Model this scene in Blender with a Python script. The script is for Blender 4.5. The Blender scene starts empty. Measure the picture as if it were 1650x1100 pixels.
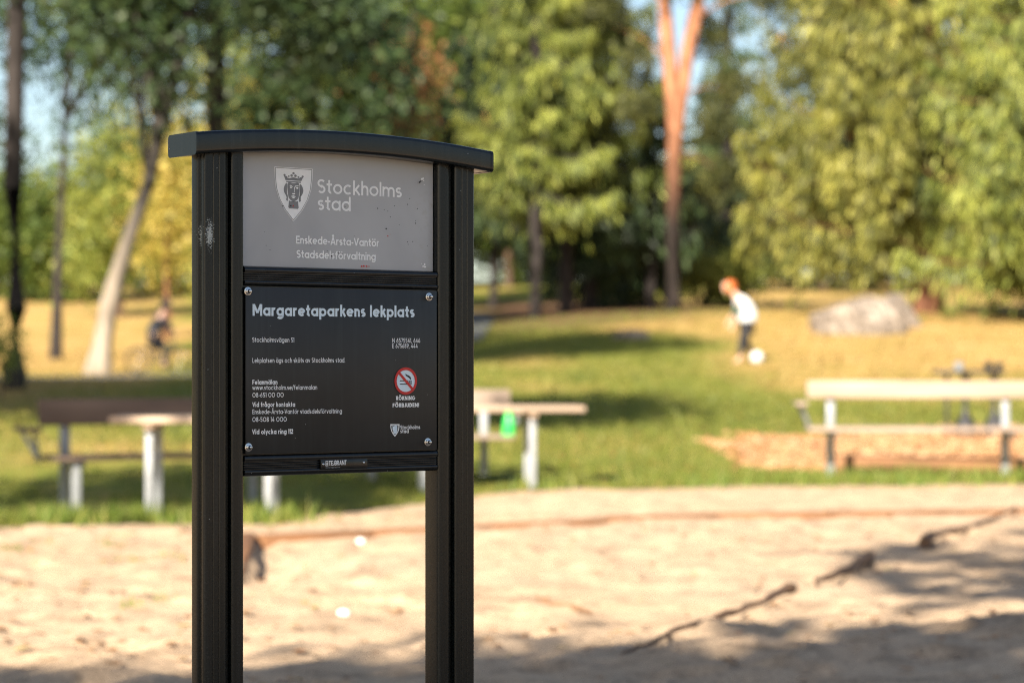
import bpy, bmesh, math, random
import numpy as np
from mathutils import Vector, Matrix

# ------------------------------------------------------------------ camera, sky, sun, exposure
sc = bpy.context.scene
C = sc.collection
F = 3896.0          # focal length in photograph pixels (85 mm lens)
H = 1.09            # camera height
CX, CY = 825.0, 590.0
cam_d = bpy.data.cameras.new('camera'); cam = bpy.data.objects.new('camera', cam_d); C.objects.link(cam)
cam.location = (0, 0, H); cam.rotation_euler = (math.radians(90), 0, 0)
cam_d.sensor_width = 36.0; cam_d.lens = 36.0*F/1650.0; cam_d.shift_y = 40.0/1650.0
cam_d.clip_end = 3000
cam_d.dof.use_dof = True; cam_d.dof.focus_distance = 4.42; cam_d.dof.aperture_fstop = 3.6
sc.camera = cam
SUN_EL, SUN_AZ = 33.0, 21.0     # elevation; light travels this many degrees right of straight ahead
w = bpy.data.worlds.new('World'); sc.world = w; w.use_nodes = True
nt = w.node_tree; bg = nt.nodes['Background']
sky = nt.nodes.new('ShaderNodeTexSky'); sky.sky_type = 'NISHITA'; sky.sun_disc = False
sky.sun_elevation = math.radians(SUN_EL); sky.sun_rotation = math.radians(180+SUN_AZ)
sky.air_density = 1.0; sky.dust_density = 1.2; sky.ozone_density = 1.0
nt.links.new(sky.outputs[0], bg.inputs[0]); bg.inputs[1].default_value = 0.06
sun_d = bpy.data.lights.new('sun', 'SUN'); sun = bpy.data.objects.new('sun', sun_d); C.objects.link(sun)
sun_d.energy = 5.0; sun_d.angle = math.radians(0.55); sun_d.color = (1.0, 0.90, 0.75)
a = math.radians(SUN_AZ); e = math.radians(SUN_EL)
SD = Vector((math.sin(a)*math.cos(e), math.cos(a)*math.cos(e), -math.sin(e)))
sun.rotation_euler = SD.to_track_quat('-Z', 'Y').to_euler()
sun.location = (-10, -20, 30)
vs = sc.view_settings
vs.view_transform = 'Standard'; vs.look = 'None'; vs.gamma = 1.0; vs.use_curve_mapping = False
vs.exposure = 1.56
try:
    sc.cycles.use_denoising = True; sc.cycles.denoising_prefilter = 'NONE'; sc.cycles.filter_width = 1.1; sc.cycles.adaptive_threshold = .004; sc.cycles.max_bounces = 8; sc.cycles.transparent_max_bounces = 4
    sc.cycles.caustics_reflective = False; sc.cycles.caustics_refractive = False
except Exception: pass

R = math.radians
rng = np.random.default_rng(7)
random.seed(7)

# ------------------------------------------------------------------ terrain height
_tab = rng.random((256, 256))
def vnoise(x, y):
    x = np.asarray(x, float); y = np.asarray(y, float)
    xi = np.floor(x).astype(int); yi = np.floor(y).astype(int); fx = x-xi; fy = y-yi
    fx = fx*fx*(3-2*fx); fy = fy*fy*(3-2*fy)
    g = lambda i, j: _tab[i & 255, j & 255]
    return (g(xi, yi)*(1-fx)+g(xi+1, yi)*fx)*(1-fy)+(g(xi, yi+1)*(1-fx)+g(xi+1, yi+1)*fx)*fy
def fbm(x, y, o=4):
    s = 0; a_ = .5
    for k in range(o):
        s = s+a_*vnoise(x*2**k+17.3*k, y*2**k+5.1*k); a_ *= .5
    return s
YL = [-100, 14, 17, 20, 28, 36, 46, 60, 80, 110, 160, 300, 900]; ZL = [0, 0, -.03, -.03, .42, .77, .97, 1.6, 3.0, 4.8, 6.2, 7.5, 8]
YR = [-100, 18.5, 20.5, 22, 26, 30, 40, 48, 58, 75, 110, 160, 300, 900]; ZR = [0, 0, .08, .13, .33, .5, 1.12, 1.78, 2.42, 3.1, 5.0, 6.2, 7.5, 8]
BX = [-60, -8, -3.57, -2.4, -1.7, -1, -.2, .4, .9, 2.5, 4.4, 10, 60]; BY = [16, 16.5, 16.85, 17.6, 17.25, 18.9, 20.0, 20.5, 20.2, 20.6, 20.7, 20.8, 21]
PITS = [(rng.uniform(-6, 6), rng.uniform(6, 18), rng.uniform(.08, .17), rng.uniform(.010, .032)) for _ in range(1100)]
# sandbox outline
SBC = (-1.61, 15.3); SBN = (-1.30, 11.6); SBF = (1.46, 17.45); SBR = (4.2, 18.1)
SCP = [(1040, 1065), (1100, 1036), (1165, 1012), (1230, 992), (1280, 968), (1335, 956), (1400, 915), (1490, 890), (1540, 869), (1600, 850), (1640, 828)]
SCY = np.array([F*H/(b-CY) for a, b in SCP]); SCX = np.array([(a-CX)/F*F*H/(b-CY) for a, b in SCP])
def zg(x, y):
    x = np.asarray(x, float); y = np.asarray(y, float)
    px = CX+F*x/np.maximum(y, 12.0)
    t = np.clip((px-250)/800, 0, 1); t = t*t*(3-2*t)
    z = np.interp(y, YL, ZL)*(1-t)+np.interp(y, YR, ZR)*t
    far = np.clip((y-22)/15, 0, 1)
    z = z+far*(fbm(x*.13+3, y*.13)-.47)*.35
    return z
def zfine(x, y):
    """height of the drawn ground: terrain plus trodden sand"""
    x = np.asarray(x, float); y = np.asarray(y, float)
    z = zg(x, y)
    sand = np.clip((np.interp(x, BX, BY)-y)/.6, 0, 1)
    z = z+sand*((fbm(x*1.1, y*1.1, 4)-.47)*.08+(fbm(x*4, y*4, 3)-.44)*.065)
    # right foreground: heaped sand
    z = z+.10*np.exp(-(((x-2.4)/.9)**2+((y-9.6)/1.3)**2))*(.4+fbm(x*3, y*3))
    # a trodden-off step in the sand, higher on its right
    lx = np.interp(y, SCY, SCX)+(fbm(y*4+9, y*0+2., 3)-.45)*.10; d = x-lx
    hs = .04*np.clip((y-8.6)/.5, 0, 1)*np.clip((18.0-y)/1.5, 0, 1)*np.clip(np.abs(y-13.6)/.35-1, 0, 1)*(.45+1.1*fbm(y*2.3, y*0+7., 3))
    z = z+hs*np.clip(d/.045, 0, 1)*np.exp(-np.maximum(d, 0)/.7)
    # sand dug away along the inner face of the left-hand timber, and a little under the far one
    s = (y-SBN[1])/(SBC[1]-SBN[1]); lx = SBN[0]+(SBC[0]-SBN[0])*s; d = x-lx
    z = z-.17*np.where((d > -.02), np.exp(-(np.maximum(d, 0)/.42)**2), 0)*np.clip((y-12.0)/.9, 0, 1)*np.clip((SBC[1]+.02-y)/.05, 0, 1)*np.clip(1.3-(y-12.6)/2.8, .3, 1)
    return z
def at(px, Y, dz=0.0):
    x = (px-CX)/F*Y
    return Vector((x, Y, float(zg(x, Y))+dz))
def atz(px, py, Y):
    return Vector(((px-CX)/F*Y, Y, H+(CY-py)/F*Y))

# ------------------------------------------------------------------ helpers
def tag(o, label=None, cat=None, group=None, kind=None):
    if label: o['label'] = label
    if cat: o['category'] = cat
    if group: o['group'] = group
    if kind: o['kind'] = kind
    return o
def empty(name, loc=(0, 0, 0), rz=0):
    o = bpy.data.objects.new(name, None); C.objects.link(o); o.location = loc; o.rotation_euler = (0, 0, rz); o.empty_display_size = .2
    return o
def link(name, me, mat=None, parent=None, smooth=None):
    o = bpy.data.objects.new(name, me); C.objects.link(o)
    if mat is not None: me.materials.append(mat)
    if parent is not None: o.parent = parent
    if smooth is not None:
        for p in me.polygons: p.use_smooth = True
        if smooth < 179: me.set_sharp_from_angle(angle=R(smooth))
    return o
def from_bm(name, bm, mat=None, parent=None, smooth=None):
    bmesh.ops.recalc_face_normals(bm, faces=bm.faces[:])
    me = bpy.data.meshes.new(name); bm.to_mesh(me); bm.free()
    return link(name, me, mat, parent, smooth)
def add_box(bm, c, s, bev=0.0, rot=None):
    r = bmesh.ops.create_cube(bm, size=1.0); vs_ = r['verts']
    for v in vs_: v.co = Vector((v.co.x*s[0], v.co.y*s[1], v.co.z*s[2]))
    if bev > 0:
        es = list({e_ for v in vs_ for e_ in v.link_edges})
        rb = bmesh.ops.bevel(bm, geom=es, offset=bev, segments=2, profile=.5, affect='EDGES')
        vs_ = list({v for f in rb['faces'] for v in f.verts} | {v for v in vs_ if v.is_valid})
    M = Matrix.Translation(c) @ (rot if rot is not None else Matrix.Identity(4))
    for v in vs_: v.co = M @ v.co
def box(name, c, s, mat, parent=None, bev=0.004, rot=None):
    bm = bmesh.new(); add_box(bm, Vector(c), s, bev, rot); return from_bm(name, bm, mat, parent, 40 if bev else None)
def frame_of(d):
    d = d.normalized(); u = d.cross(Vector((0, 0, 1)))
    if u.length < 1e-3: u = Vector((1, 0, 0))
    u.normalize(); return u, d.cross(u)
def add_tube(bm, pts, rad, n=8, jit=0.0):
    rings = []
    for i, p in enumerate(pts):
        p = Vector(p)
        d = Vector(pts[min(i+1, len(pts)-1)])-Vector(pts[max(i-1, 0)])
        u, v = frame_of(d); r = rad[i] if hasattr(rad, '__len__') else rad
        rings.append([bm.verts.new(p+(u*math.cos(2*math.pi*k/n)+v*math.sin(2*math.pi*k/n))*r*(1+random.uniform(-jit, jit))) for k in range(n)])
    for a_, b_ in zip(rings, rings[1:]):
        for k in range(n): bm.faces.new((a_[k], a_[(k+1) % n], b_[(k+1) % n], b_[k]))
    bm.faces.new(rings[0][::-1]); bm.faces.new(rings[-1])
def tube(name, pts, rad, mat, parent=None, n=10, jit=0):
    bm = bmesh.new(); add_tube(bm, pts, rad, n, jit); return from_bm(name, bm, mat, parent, 50)
def lathe(name, prof, mat, parent=None, n=20, M=None):
    bm = bmesh.new(); rings = []
    for r, z in prof: rings.append([bm.verts.new((max(r, 1e-4)*math.cos(2*math.pi*k/n), max(r, 1e-4)*math.sin(2*math.pi*k/n), z)) for k in range(n)])
    for a_, b_ in zip(rings, rings[1:]):
        for k in range(n): bm.faces.new((a_[k], a_[(k+1) % n], b_[(k+1) % n], b_[k]))
    bm.faces.new(rings[0][::-1]); bm.faces.new(rings[-1])
    if M is not None: bm.transform(M)
    return from_bm(name, bm, mat, parent, 40)
def raw_mesh(name, V, Fc, var=None):
    """V (n,3), Fc (m,k) constant k"""
    me = bpy.data.meshes.new(name); V = np.asarray(V, np.float32); Fc = np.asarray(Fc, np.int32)
    m, k = Fc.shape
    me.vertices.add(len(V)); me.vertices.foreach_set('co', V.ravel())
    me.loops.add(m*k); me.loops.foreach_set('vertex_index', Fc.ravel())
    me.polygons.add(m); me.polygons.foreach_set('loop_start', np.arange(0, m*k, k, dtype=np.int32))
    if var is not None:
        at_ = me.attributes.new('var', 'FLOAT', 'FACE'); at_.data.foreach_set('value', np.asarray(var, np.float32))
    me.update(calc_edges=True); return me

# ------------------------------------------------------------------ materials
def nm(name, rough=.7, spec=.5):
    m = bpy.data.materials.new(name); m.use_nodes = True
    b = m.node_tree.nodes['Principled BSDF']; b.inputs['Roughness'].default_value = rough
    b.inputs['Specular IOR Level'].default_value = spec
    return m, m.node_tree, b
def N(t, typ, **kw):
    n = t.nodes.new(typ)
    for k, v in kw.items(): setattr(n, k, v)
    return n
def noise(t, scale, detail=4, rough=.55, coord=None, vec='Object', dist=0.0):
    n = N(t, 'ShaderNodeTexNoise'); n.inputs['Scale'].default_value = scale; n.inputs['Detail'].default_value = detail
    n.inputs['Roughness'].default_value = rough; n.inputs['Distortion'].default_value = dist
    if coord is None:
        tc = N(t, 'ShaderNodeTexCoord'); coord = tc.outputs[vec]
    t.links.new(coord, n.inputs['Vector']); return n
def ramp(t, src, stops):
    r = N(t, 'ShaderNodeValToRGB'); cr = r.color_ramp
    while len(cr.elements) > 1: cr.elements.remove(cr.elements[-1])
    for i, (p, c) in enumerate(stops):
        el = cr.elements[0] if i == 0 else cr.elements.new(p)
        el.position = p; el.color = (c[0], c[1], c[2], 1) if hasattr(c, '__len__') else (c, c, c, 1)
    t.links.new(src, r.inputs[0]); return r
def mix(t, fac, a_, b_, mode='MIX'):
    m = N(t, 'ShaderNodeMix', data_type='RGBA', blend_type=mode)
    for i, s in ((0, fac), (6, a_), (7, b_)):
        if isinstance(s, (int, float)): m.inputs[i].default_value = s
        elif isinstance(s, tuple): m.inputs[i].default_value = (*s, 1)
        else: t.links.new(s, m.inputs[i])
    return m.outputs[2]
def bump(t, b, h, strength=.3, dist=.01):
    n = N(t, 'ShaderNodeBump'); n.inputs['Strength'].default_value = strength; n.inputs['Distance'].default_value = dist
    t.links.new(h, n.inputs['Height']); t.links.new(n.outputs[0], b.inputs['Normal'])
def simple(name, col, rough=.6, var=.25, scale=30, metal=0.0, spec=.5, bmp=0.0):
    m, t, b = nm(name, rough, spec); n = noise(t, scale)
    lo = tuple(c*(1-var) for c in col); hi = tuple(min(1, c*(1+var)) for c in col)
    r = ramp(t, n.outputs[0], [(.3, lo), (.7, hi)]); t.links.new(r.outputs[0], b.inputs['Base Color'])
    b.inputs['Metallic'].default_value = metal
    if bmp: bump(t, b, n.outputs[0], bmp, .005)
    return m
def leafmat(name, stops, trans=.35, rough=.55):
    m, t, b = nm(name, rough, .35)
    at_ = N(t, 'ShaderNodeAttribute', attribute_name='var')
    r = ramp(t, at_.outputs['Fac'], stops); t.links.new(r.outputs[0], b.inputs['Base Color'])
    tr = N(t, 'ShaderNodeBsdfTranslucent'); t.links.new(r.outputs[0], tr.inputs['Color'])
    ms = N(t, 'ShaderNodeMixShader'); ms.inputs[0].default_value = trans
    t.links.new(b.outputs[0], ms.inputs[1]); t.links.new(tr.outputs[0], ms.inputs[2])
    t.links.new(ms.outputs[0], t.nodes['Material Output'].inputs['Surface']); return m
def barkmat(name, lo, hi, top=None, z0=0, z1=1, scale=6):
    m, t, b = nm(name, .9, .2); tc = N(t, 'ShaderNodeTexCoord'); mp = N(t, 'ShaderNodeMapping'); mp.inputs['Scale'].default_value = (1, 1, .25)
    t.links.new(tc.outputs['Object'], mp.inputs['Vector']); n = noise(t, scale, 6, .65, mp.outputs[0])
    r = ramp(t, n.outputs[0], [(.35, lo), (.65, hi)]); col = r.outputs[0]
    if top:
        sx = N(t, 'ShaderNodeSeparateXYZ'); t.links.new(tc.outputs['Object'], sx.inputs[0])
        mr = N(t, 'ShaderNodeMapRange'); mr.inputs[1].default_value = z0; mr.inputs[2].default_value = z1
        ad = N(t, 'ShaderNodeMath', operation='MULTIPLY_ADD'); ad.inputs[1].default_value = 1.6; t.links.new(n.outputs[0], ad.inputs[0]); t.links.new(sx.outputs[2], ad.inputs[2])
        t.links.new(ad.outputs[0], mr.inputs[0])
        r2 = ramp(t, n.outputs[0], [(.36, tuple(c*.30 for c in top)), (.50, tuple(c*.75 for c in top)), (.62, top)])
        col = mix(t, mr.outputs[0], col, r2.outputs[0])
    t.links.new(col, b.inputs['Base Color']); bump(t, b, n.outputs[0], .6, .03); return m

# sign paint: satin black with chips, dust and a scuff
def sign_black(name, col=(.0042, .0062, .0066), rough=.26, scuff=False):
    m, t, b = nm(name, rough, .5)
    tc = N(t, 'ShaderNodeTexCoord')
    n1 = noise(t, 9, 5, .6, tc.outputs['Object']); n2 = noise(t, 160, 3, .6, tc.outputs['Object'])
    base = ramp(t, n1.outputs[0], [(.3, tuple(c*.8 for c in col)), (.7, tuple(c*1.35 for c in col))]).outputs[0]
    vor = N(t, 'ShaderNodeTexVoronoi'); vor.inputs['Scale'].default_value = 55; t.links.new(tc.outputs['Object'], vor.inputs['Vector'])
    sp = N(t, 'ShaderNodeMath', operation='LESS_THAN'); sp.inputs[1].default_value = .045; t.links.new(vor.outputs['Distance'], sp.inputs[0])
    sepc = N(t, 'ShaderNodeSeparateColor'); t.links.new(vor.outputs['Color'], sepc.inputs[0])
    gt = N(t, 'ShaderNodeMath', operation='GREATER_THAN'); gt.inputs[1].default_value = .74; t.links.new(sepc.outputs[0], gt.inputs[0])
    ml = N(t, 'ShaderNodeMath', operation='MULTIPLY'); t.links.new(sp.outputs[0], ml.inputs[0]); t.links.new(gt.outputs[0], ml.inputs[1])
    mps = N(t, 'ShaderNodeMapping'); mps.inputs['Scale'].default_value = (70, 70, 2.2); t.links.new(tc.outputs['Object'], mps.inputs['Vector'])
    ns = noise(t, 1.0, 5, .7, mps.outputs[0]); stq = ramp(t, ns.outputs[0], [(.5, 0.0), (.78, .6)])
    base = mix(t, stq.outputs[0], base, (.030, .034, .034))
    col_ = mix(t, ml.outputs[0], base, (.35, .36, .36))
    if scuff:   # a chalky scrape on the near post
        mp = N(t, 'ShaderNodeMapping'); mp.inputs['Location'].default_value = (.073, 0, -1.322); mp.vector_type = 'POINT'
        t.links.new(tc.outputs['Object'], mp.inputs['Vector'])
        mp2 = N(t, 'ShaderNodeMapping'); mp2.inputs['Rotation'].default_value = (0, R(-24), 0); mp2.inputs['Scale'].default_value = (1/.0085, 0, 1/.027)
        t.links.new(mp.outputs[0], mp2.inputs['Vector'])
        ln = N(t, 'ShaderNodeVectorMath', operation='LENGTH'); t.links.new(mp2.outputs[0], ln.inputs[0])
        n3 = noise(t, 420, 2, .7, tc.outputs['Object'])
        su = N(t, 'ShaderNodeMath', operation='SUBTRACT'); t.links.new(n3.outputs[0], su.inputs[0])
        hf = N(t, 'ShaderNodeMath', operation='MULTIPLY'); hf.inputs[1].default_value = .30; t.links.new(ln.outputs['Value'], hf.inputs[0]); t.links.new(hf.outputs[0], su.inputs[1])
        st = ramp(t, su.outputs[0], [(.27, 0.0), (.34, 1.0)])
        col_ = mix(t, st.outputs[0], col_, (.42, .45, .44))
    t.links.new(col_, b.inputs['Base Color'])
    rr = ramp(t, n2.outputs[0], [(.3, rough*.95), (.75, min(1, rough*1.12))]); t.links.new(rr.outputs[0], b.inputs['Roughness'])
    return m
M_POST = sign_black('post_paint', scuff=True)
M_CAP = sign_black('cap_paint', (.005, .0065, .007), .20)
M_CAP.node_tree.nodes['Principled BSDF'].inputs['Specular IOR Level'].default_value = .5
M_POST.node_tree.nodes['Principled BSDF'].inputs['Specular IOR Level'].default_value = .34
M_BAR = sign_black('bar_paint', (.006, .0065, .007), .24)
M_PANEL = sign_black('panel_film', (.0135, .0140, .0148), .42)
M_PRINT = simple('pale_blue_print', (.74, .86, .95), .6, .06, 60)
M_PRINTW = simple('white_print', (.95, .96, .97), .6, .06, 60)
M_RED = simple('red_print', (.62, .03, .025), .5, .08, 60)
M_INK = simple('dark_print', (.03, .03, .035), .5, .1, 60)
M_GREY = simple('grey_print', (.24, .245, .255), .55, .05, 60)
M_STEEL = simple('steel', (.62, .62, .63), .22, .1, 200, 1.0)
M_GALV = simple('galvanised_steel', (.30, .315, .33), .5, .18, 14, .3)
def header_mat():
    m, t, b = nm('header_film', .52, .4); tc = N(t, 'ShaderNodeTexCoord')
    n1 = noise(t, 5, 4, .5, tc.outputs['Object'], dist=.6); n2 = noise(t, 70, 4, .7, tc.outputs['Object'])
    c = ramp(t, n1.outputs[0], [(.35, (.42, .425, .44)), (.62, (.50, .505, .515))]).outputs[0]
    # grime that gathers along the lower and right edges
    sx = N(t, 'ShaderNodeSeparateXYZ'); t.links.new(tc.outputs['Object'], sx.inputs[0])
    mr = N(t, 'ShaderNodeMapRange'); mr.inputs[1].default_value = .36; mr.inputs[2].default_value = .43; t.links.new(sx.outputs[0], mr.inputs[0])
    mu = N(t, 'ShaderNodeMath', operation='MULTIPLY'); t.links.new(mr.outputs[0], mu.inputs[0])
    g = ramp(t, n2.outputs[0], [(.52, 0.0), (.66, .7)]); t.links.new(g.outputs[0], mu.inputs[1])
    c = mix(t, mu.outputs[0], c, (.42, .41, .38))
    t.links.new(c, b.inputs['Base Color']); bump(t, b, n2.outputs[0], .03, .0006); return m
M_HEAD = header_mat()
def woodmat(name, lo, hi, axis=0):
    m, t, b = nm(name, .75, .25); tc = N(t, 'ShaderNodeTexCoord'); mp = N(t, 'ShaderNodeMapping')
    s = [22, 22, 22]; s[axis] = 1.4; mp.inputs['Scale'].default_value = s; t.links.new(tc.outputs['Object'], mp.inputs['Vector'])
    oi = N(t, 'ShaderNodeObjectInfo'); 
    n = noise(t, 1.0, 6, .65, mp.outputs[0]); r = ramp(t, n.outputs[0], [(.3, lo), (.7, hi)])
    mr = N(t, 'ShaderNodeMapRange'); mr.inputs[3].default_value = .8; mr.inputs[4].default_value = 1.15; t.links.new(oi.outputs['Random'], mr.inputs[0])
    c = mix(t, 1.0, r.outputs[0], mr.outputs[0], 'MULTIPLY')
    t.links.new(c, b.inputs['Base Color']); bump(t, b, n.outputs[0], .4, .004); return m
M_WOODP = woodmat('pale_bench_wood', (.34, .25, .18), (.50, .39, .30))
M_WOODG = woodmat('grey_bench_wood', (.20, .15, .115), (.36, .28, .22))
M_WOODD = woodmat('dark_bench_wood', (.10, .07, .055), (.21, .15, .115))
M_WOODT = woodmat('table_wood', (.34, .25, .18), (.56, .43, .32))
M_TIMB = woodmat('old_timber', (.11, .055, .03), (.30, .15, .07))
M_BLACK = simple('black_plastic', (.02, .02, .022), .5, .3, 20)
M_RUB = simple('rubber', (.018, .018, .018), .8, .3, 20)

# ------------------------------------------------------------------ ground
def axis(pts):
    out = [pts[0][0]]
    for (p0, s0), (p1, s1) in zip(pts, pts[1:]):
        while out[-1] < p1-1e-6:
            f = (out[-1]-p0)/(p1-p0); out.append(min(p1, out[-1]+s0+(s1-s0)*f))
    return np.array(out)
ys = axis([(-80, 12), (-12, 2), (2, .5), (7, .055), (11, .06), (19, .1), (30, .3), (60, .8), (120, 5), (400, 40), (900, 90)])
xr = axis([(0, .05), (2.6, .055), (5, .12), (12, .4), (40, 2), (120, 12), (700, 80)])
xs = np.concatenate([-xr[:0:-1], xr])
GX, GY = np.meshgrid(xs, ys); GZ = zfine(GX, GY)
nx, ny = len(xs), len(ys)
for cx0, cy0, rp_, dp in PITS:       # footprints and scuffs
    if cy0 > np.interp(cx0, BX, BY)-.4: continue
    i0, i1 = np.searchsorted(xs, [cx0-rp_*3, cx0+rp_*3]); j0, j1 = np.searchsorted(ys, [cy0-rp_*3, cy0+rp_*3])
    if i1 <= i0 or j1 <= j0: continue
    dx = (GX[j0:j1, i0:i1]-cx0)/rp_; dy = (GY[j0:j1, i0:i1]-cy0)/(rp_*.6); q = dx*dx+dy*dy
    GZ[j0:j1, i0:i1] += dp*(-1.5*np.exp(-q*1.6)+.7*np.exp(-(np.sqrt(q)-1.35)**2*5))
def zsurf(x, y):
    x = np.asarray(x, float); y = np.asarray(y, float)
    i = np.clip(np.searchsorted(xs, x)-1, 0, nx-2); j = np.clip(np.searchsorted(ys, y)-1, 0, ny-2)
    fx = (x-xs[i])/(xs[i+1]-xs[i]); fy = (y-ys[j])/(ys[j+1]-ys[j])
    return (GZ[j, i]*(1-fx)+GZ[j, i+1]*fx)*(1-fy)+(GZ[j+1, i]*(1-fx)+GZ[j+1, i+1]*fx)*fy
Vg = np.stack([GX.ravel(), GY.ravel(), GZ.ravel()], 1)
ii = np.arange(nx*ny).reshape(ny, nx)
Fg = np.stack([ii[:-1, :-1].ravel(), ii[:-1, 1:].ravel(), ii[1:, 1:].ravel(), ii[1:, :-1].ravel()], 1)
gme = raw_mesh('ground', Vg, Fg)
def vattr(nm_, val):
    a_ = gme.attributes.new(nm_, 'FLOAT', 'POINT'); a_.data.foreach_set('value', np.asarray(val, np.float32).ravel())
gx, gy = GX.ravel(), GY.ravel(); gpx = CX+F*gx/np.maximum(gy, 12)
bd = gy-np.interp(gx, BX, BY)
vattr('grass', np.clip(.5+bd/.9, 0, 1)*np.where(gy > 2, 1, 0))
def dryness(x, y):
    p = CX+F*x/np.maximum(y, 12)
    d = np.clip((y-25)/14, 0, 1)*np.maximum(np.clip((p-880)/450, 0.12, 1), np.clip((400-p)/200, 0, 1)*.9)
    return np.clip(d*.95+(fbm(x*.35, y*.2)-.45)*1.7, 0, 1)
vattr('dry', dryness(gx, gy))
lit = np.clip((gy-50)/6, 0, 1)*np.clip((78-gy)/6, 0, 1)*np.clip(1-np.abs(gpx-950)/260, 0, 1)*2
vattr('litter', np.clip(lit, 0, 1))
def ground_mat():
    m, t, b = nm('ground_surface', .95, .15)
    tc = N(t, 'ShaderNodeTexCoord'); P = tc.outputs['Object']
    big = noise(t, .5, 5, .6, P); mid = noise(t, 4.5, 6, .65, P); fin = noise(t, 60, 4, .7, P)
    sand = mix(t, big.outputs[0], (.46, .315, .195), (.62, .465, .325))
    dk = ramp(t, mid.outputs[0], [(.32, .55), (.52, 1.0)]); sand = mix(t, 1.0, sand, dk.outputs[0], 'MULTIPLY')
    df = ramp(t, fin.outputs[0], [(.32, .72), (.6, 1.06)]); sand = mix(t, 1.0, sand, df.outputs[0], 'MULTIPLY')
    g1 = noise(t, 1.6, 5, .6, P); green = ramp(t, g1.outputs[0], [(.3, (.075, .095, .016)), (.5, (.145, .16, .024)), (.7, (.22, .20, .04))]).outputs[0]
    d1 = noise(t, .9, 5, .6, P); dryc = ramp(t, d1.outputs[0], [(.3, (.24, .18, .05)), (.5, (.38, .255, .085)), (.72, (.50, .31, .13))]).outputs[0]
    def att(n): return N(t, 'ShaderNodeAttribute', attribute_name=n).outputs['Fac']
    def soft(n, nz, amt, lo, hi):
        s = N(t, 'ShaderNodeMath', operation='MULTIPLY_ADD'); s.inputs[1].default_value = amt; t.links.new(nz, s.inputs[0]); t.links.new(att(n), s.inputs[2])
        return ramp(t, s.outputs[0], [(lo, 0.0), (hi, 1.0)]).outputs[0]
    gr = mix(t, soft('dry', mid.outputs[0], .7, .62, .98), green, dryc)
    lt = ramp(t, mid.outputs[0], [(.3, (.09, .05, .028)), (.7, (.20, .115, .06))]).outputs[0]
    gr = mix(t, att('litter'), gr, lt)
    col = mix(t, soft('grass', mid.outputs[0], .9, .85, 1.05), sand, gr)
    t.links.new(col, b.inputs['Base Color'])
    ad = N(t, 'ShaderNodeMath', operation='ADD'); t.links.new(mid.outputs[0], ad.inputs[0]); t.links.new(fin.outputs[0], ad.inputs[1])
    bump(t, b, ad.outputs[0], .55, .03); return m
link('ground', gme, ground_mat(), None, 180)['kind'] = 'structure'

# asphalt path crossing behind the benches
pp = [(-420, 36), (-150, 39), (60, 41.5), (300, 43), (550, 45), (660, 50), (700, 60), (640, 75)]
bm = bmesh.new(); prev = None; wpts = [at(p, Y) for p, Y in pp]
dense = []
for p0, p1 in zip(wpts, wpts[1:]):
    for k in range(14): dense.append(p0.lerp(p1, k/14))
for i, p in enumerate(dense[:-1]):
    d = (dense[i+1]-p); d.z = 0; d.normalize(); nrm = Vector((-d.y, d.x, 0)); row = []
    for k in range(7):
        q = p+nrm*(k/6-.5)*3.0; q.z = float(zfine(q.x, q.y))+.03; row.append(bm.verts.new(q))
    if prev:
        for k in range(6): bm.faces.new((prev[k], row[k], row[k+1], prev[k+1]))
    prev = row
from_bm('path', bm, simple('asphalt', (.075, .078, .085), .85, .2, 3, bmp=.3), None, 180)['kind'] = 'structure'

# ------------------------------------------------------------------ the information sign
TH = R(37); cT, sT = math.cos(TH), math.sin(TH); X0, Y0 = -.478, 4.31
sign = empty('information_sign', (X0, Y0, 0), TH)
tag(sign, 'black double-post park information sign with arched cap, grey header and black notice panel', 'sign')
def uz(px, py, v=0.0):
    k = (px-CX)/F
    u = (k*(Y0+v*cT)-X0+v*sT)/(cT-k*sT); Y = Y0+u*sT+v*cT
    return u, H+(CY-py)/F*Y
def rounded(pts, seg=5):
    out = []; n = len(pts)
    for i, (x, y, r) in enumerate(pts):
        p = Vector((x, y)); a_ = Vector(pts[i-1][:2]); b_ = Vector(pts[(i+1) % n][:2])
        if r <= 0: out.append((x, y)); continue
        d1 = (a_-p); d2 = (b_-p); r_ = min(r, d1.length*.48, d2.length*.48)
        p1 = p+d1.normalized()*r_; p2 = p+d2.normalized()*r_
        for k in range(seg+1):
            f = k/seg; q = p1*(1-f)**2+p*2*f*(1-f)+p2*f*f; out.append((q.x, q.y))
    return out
def extrude_z(name, outline, z0, z1, mat, parent):
    bm = bmesh.new(); lo = [bm.verts.new((x, y, z0)) for x, y in outline]; hi = [bm.verts.new((x, y, z1)) for x, y in outline]
    n = len(lo)
    for k in range(n): bm.faces.new((lo[k], lo[(k+1) % n], hi[(k+1) % n], hi[k]))
    bm.faces.new(lo[::-1]); bm.faces.new(hi); return from_bm(name, bm, mat, parent, 38)
PW = .0835
prof = [(0, 0, .0075), (.0165, 0, .0008), (.018, .0016, .0006), (.0195, 0, .0008), (.0285, 0, .0008), (.030, .0016, .0006), (.0315, 0, .0008),
        (.0455, 0, .006), (.0468, .015, .001), (.0555, .015, .001), (.0565, .002, .0075), (PW, .002, .009), (PW, .048, .005), (0, .048, .006),
        (0, .0255, .002), (.0055, .0235, .001), (.0055, .0125, .001), (0, .0105, .002)]
oL = rounded([(x-PW-.0005, y-.006, r) for x, y, r in prof]); oR = rounded([(.4215+PW-x, y-.006, r) for x, y, r in prof][::-1])
extrude_z('post', oL, -.35, 1.476, M_POST, sign); extrude_z('post', oR, -.35, 1.476, M_POST, sign)
UC, UH = .2088, .3227
def zb(u): return 1.460+.0185*(1-((u-UC)/UH)**2)
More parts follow.
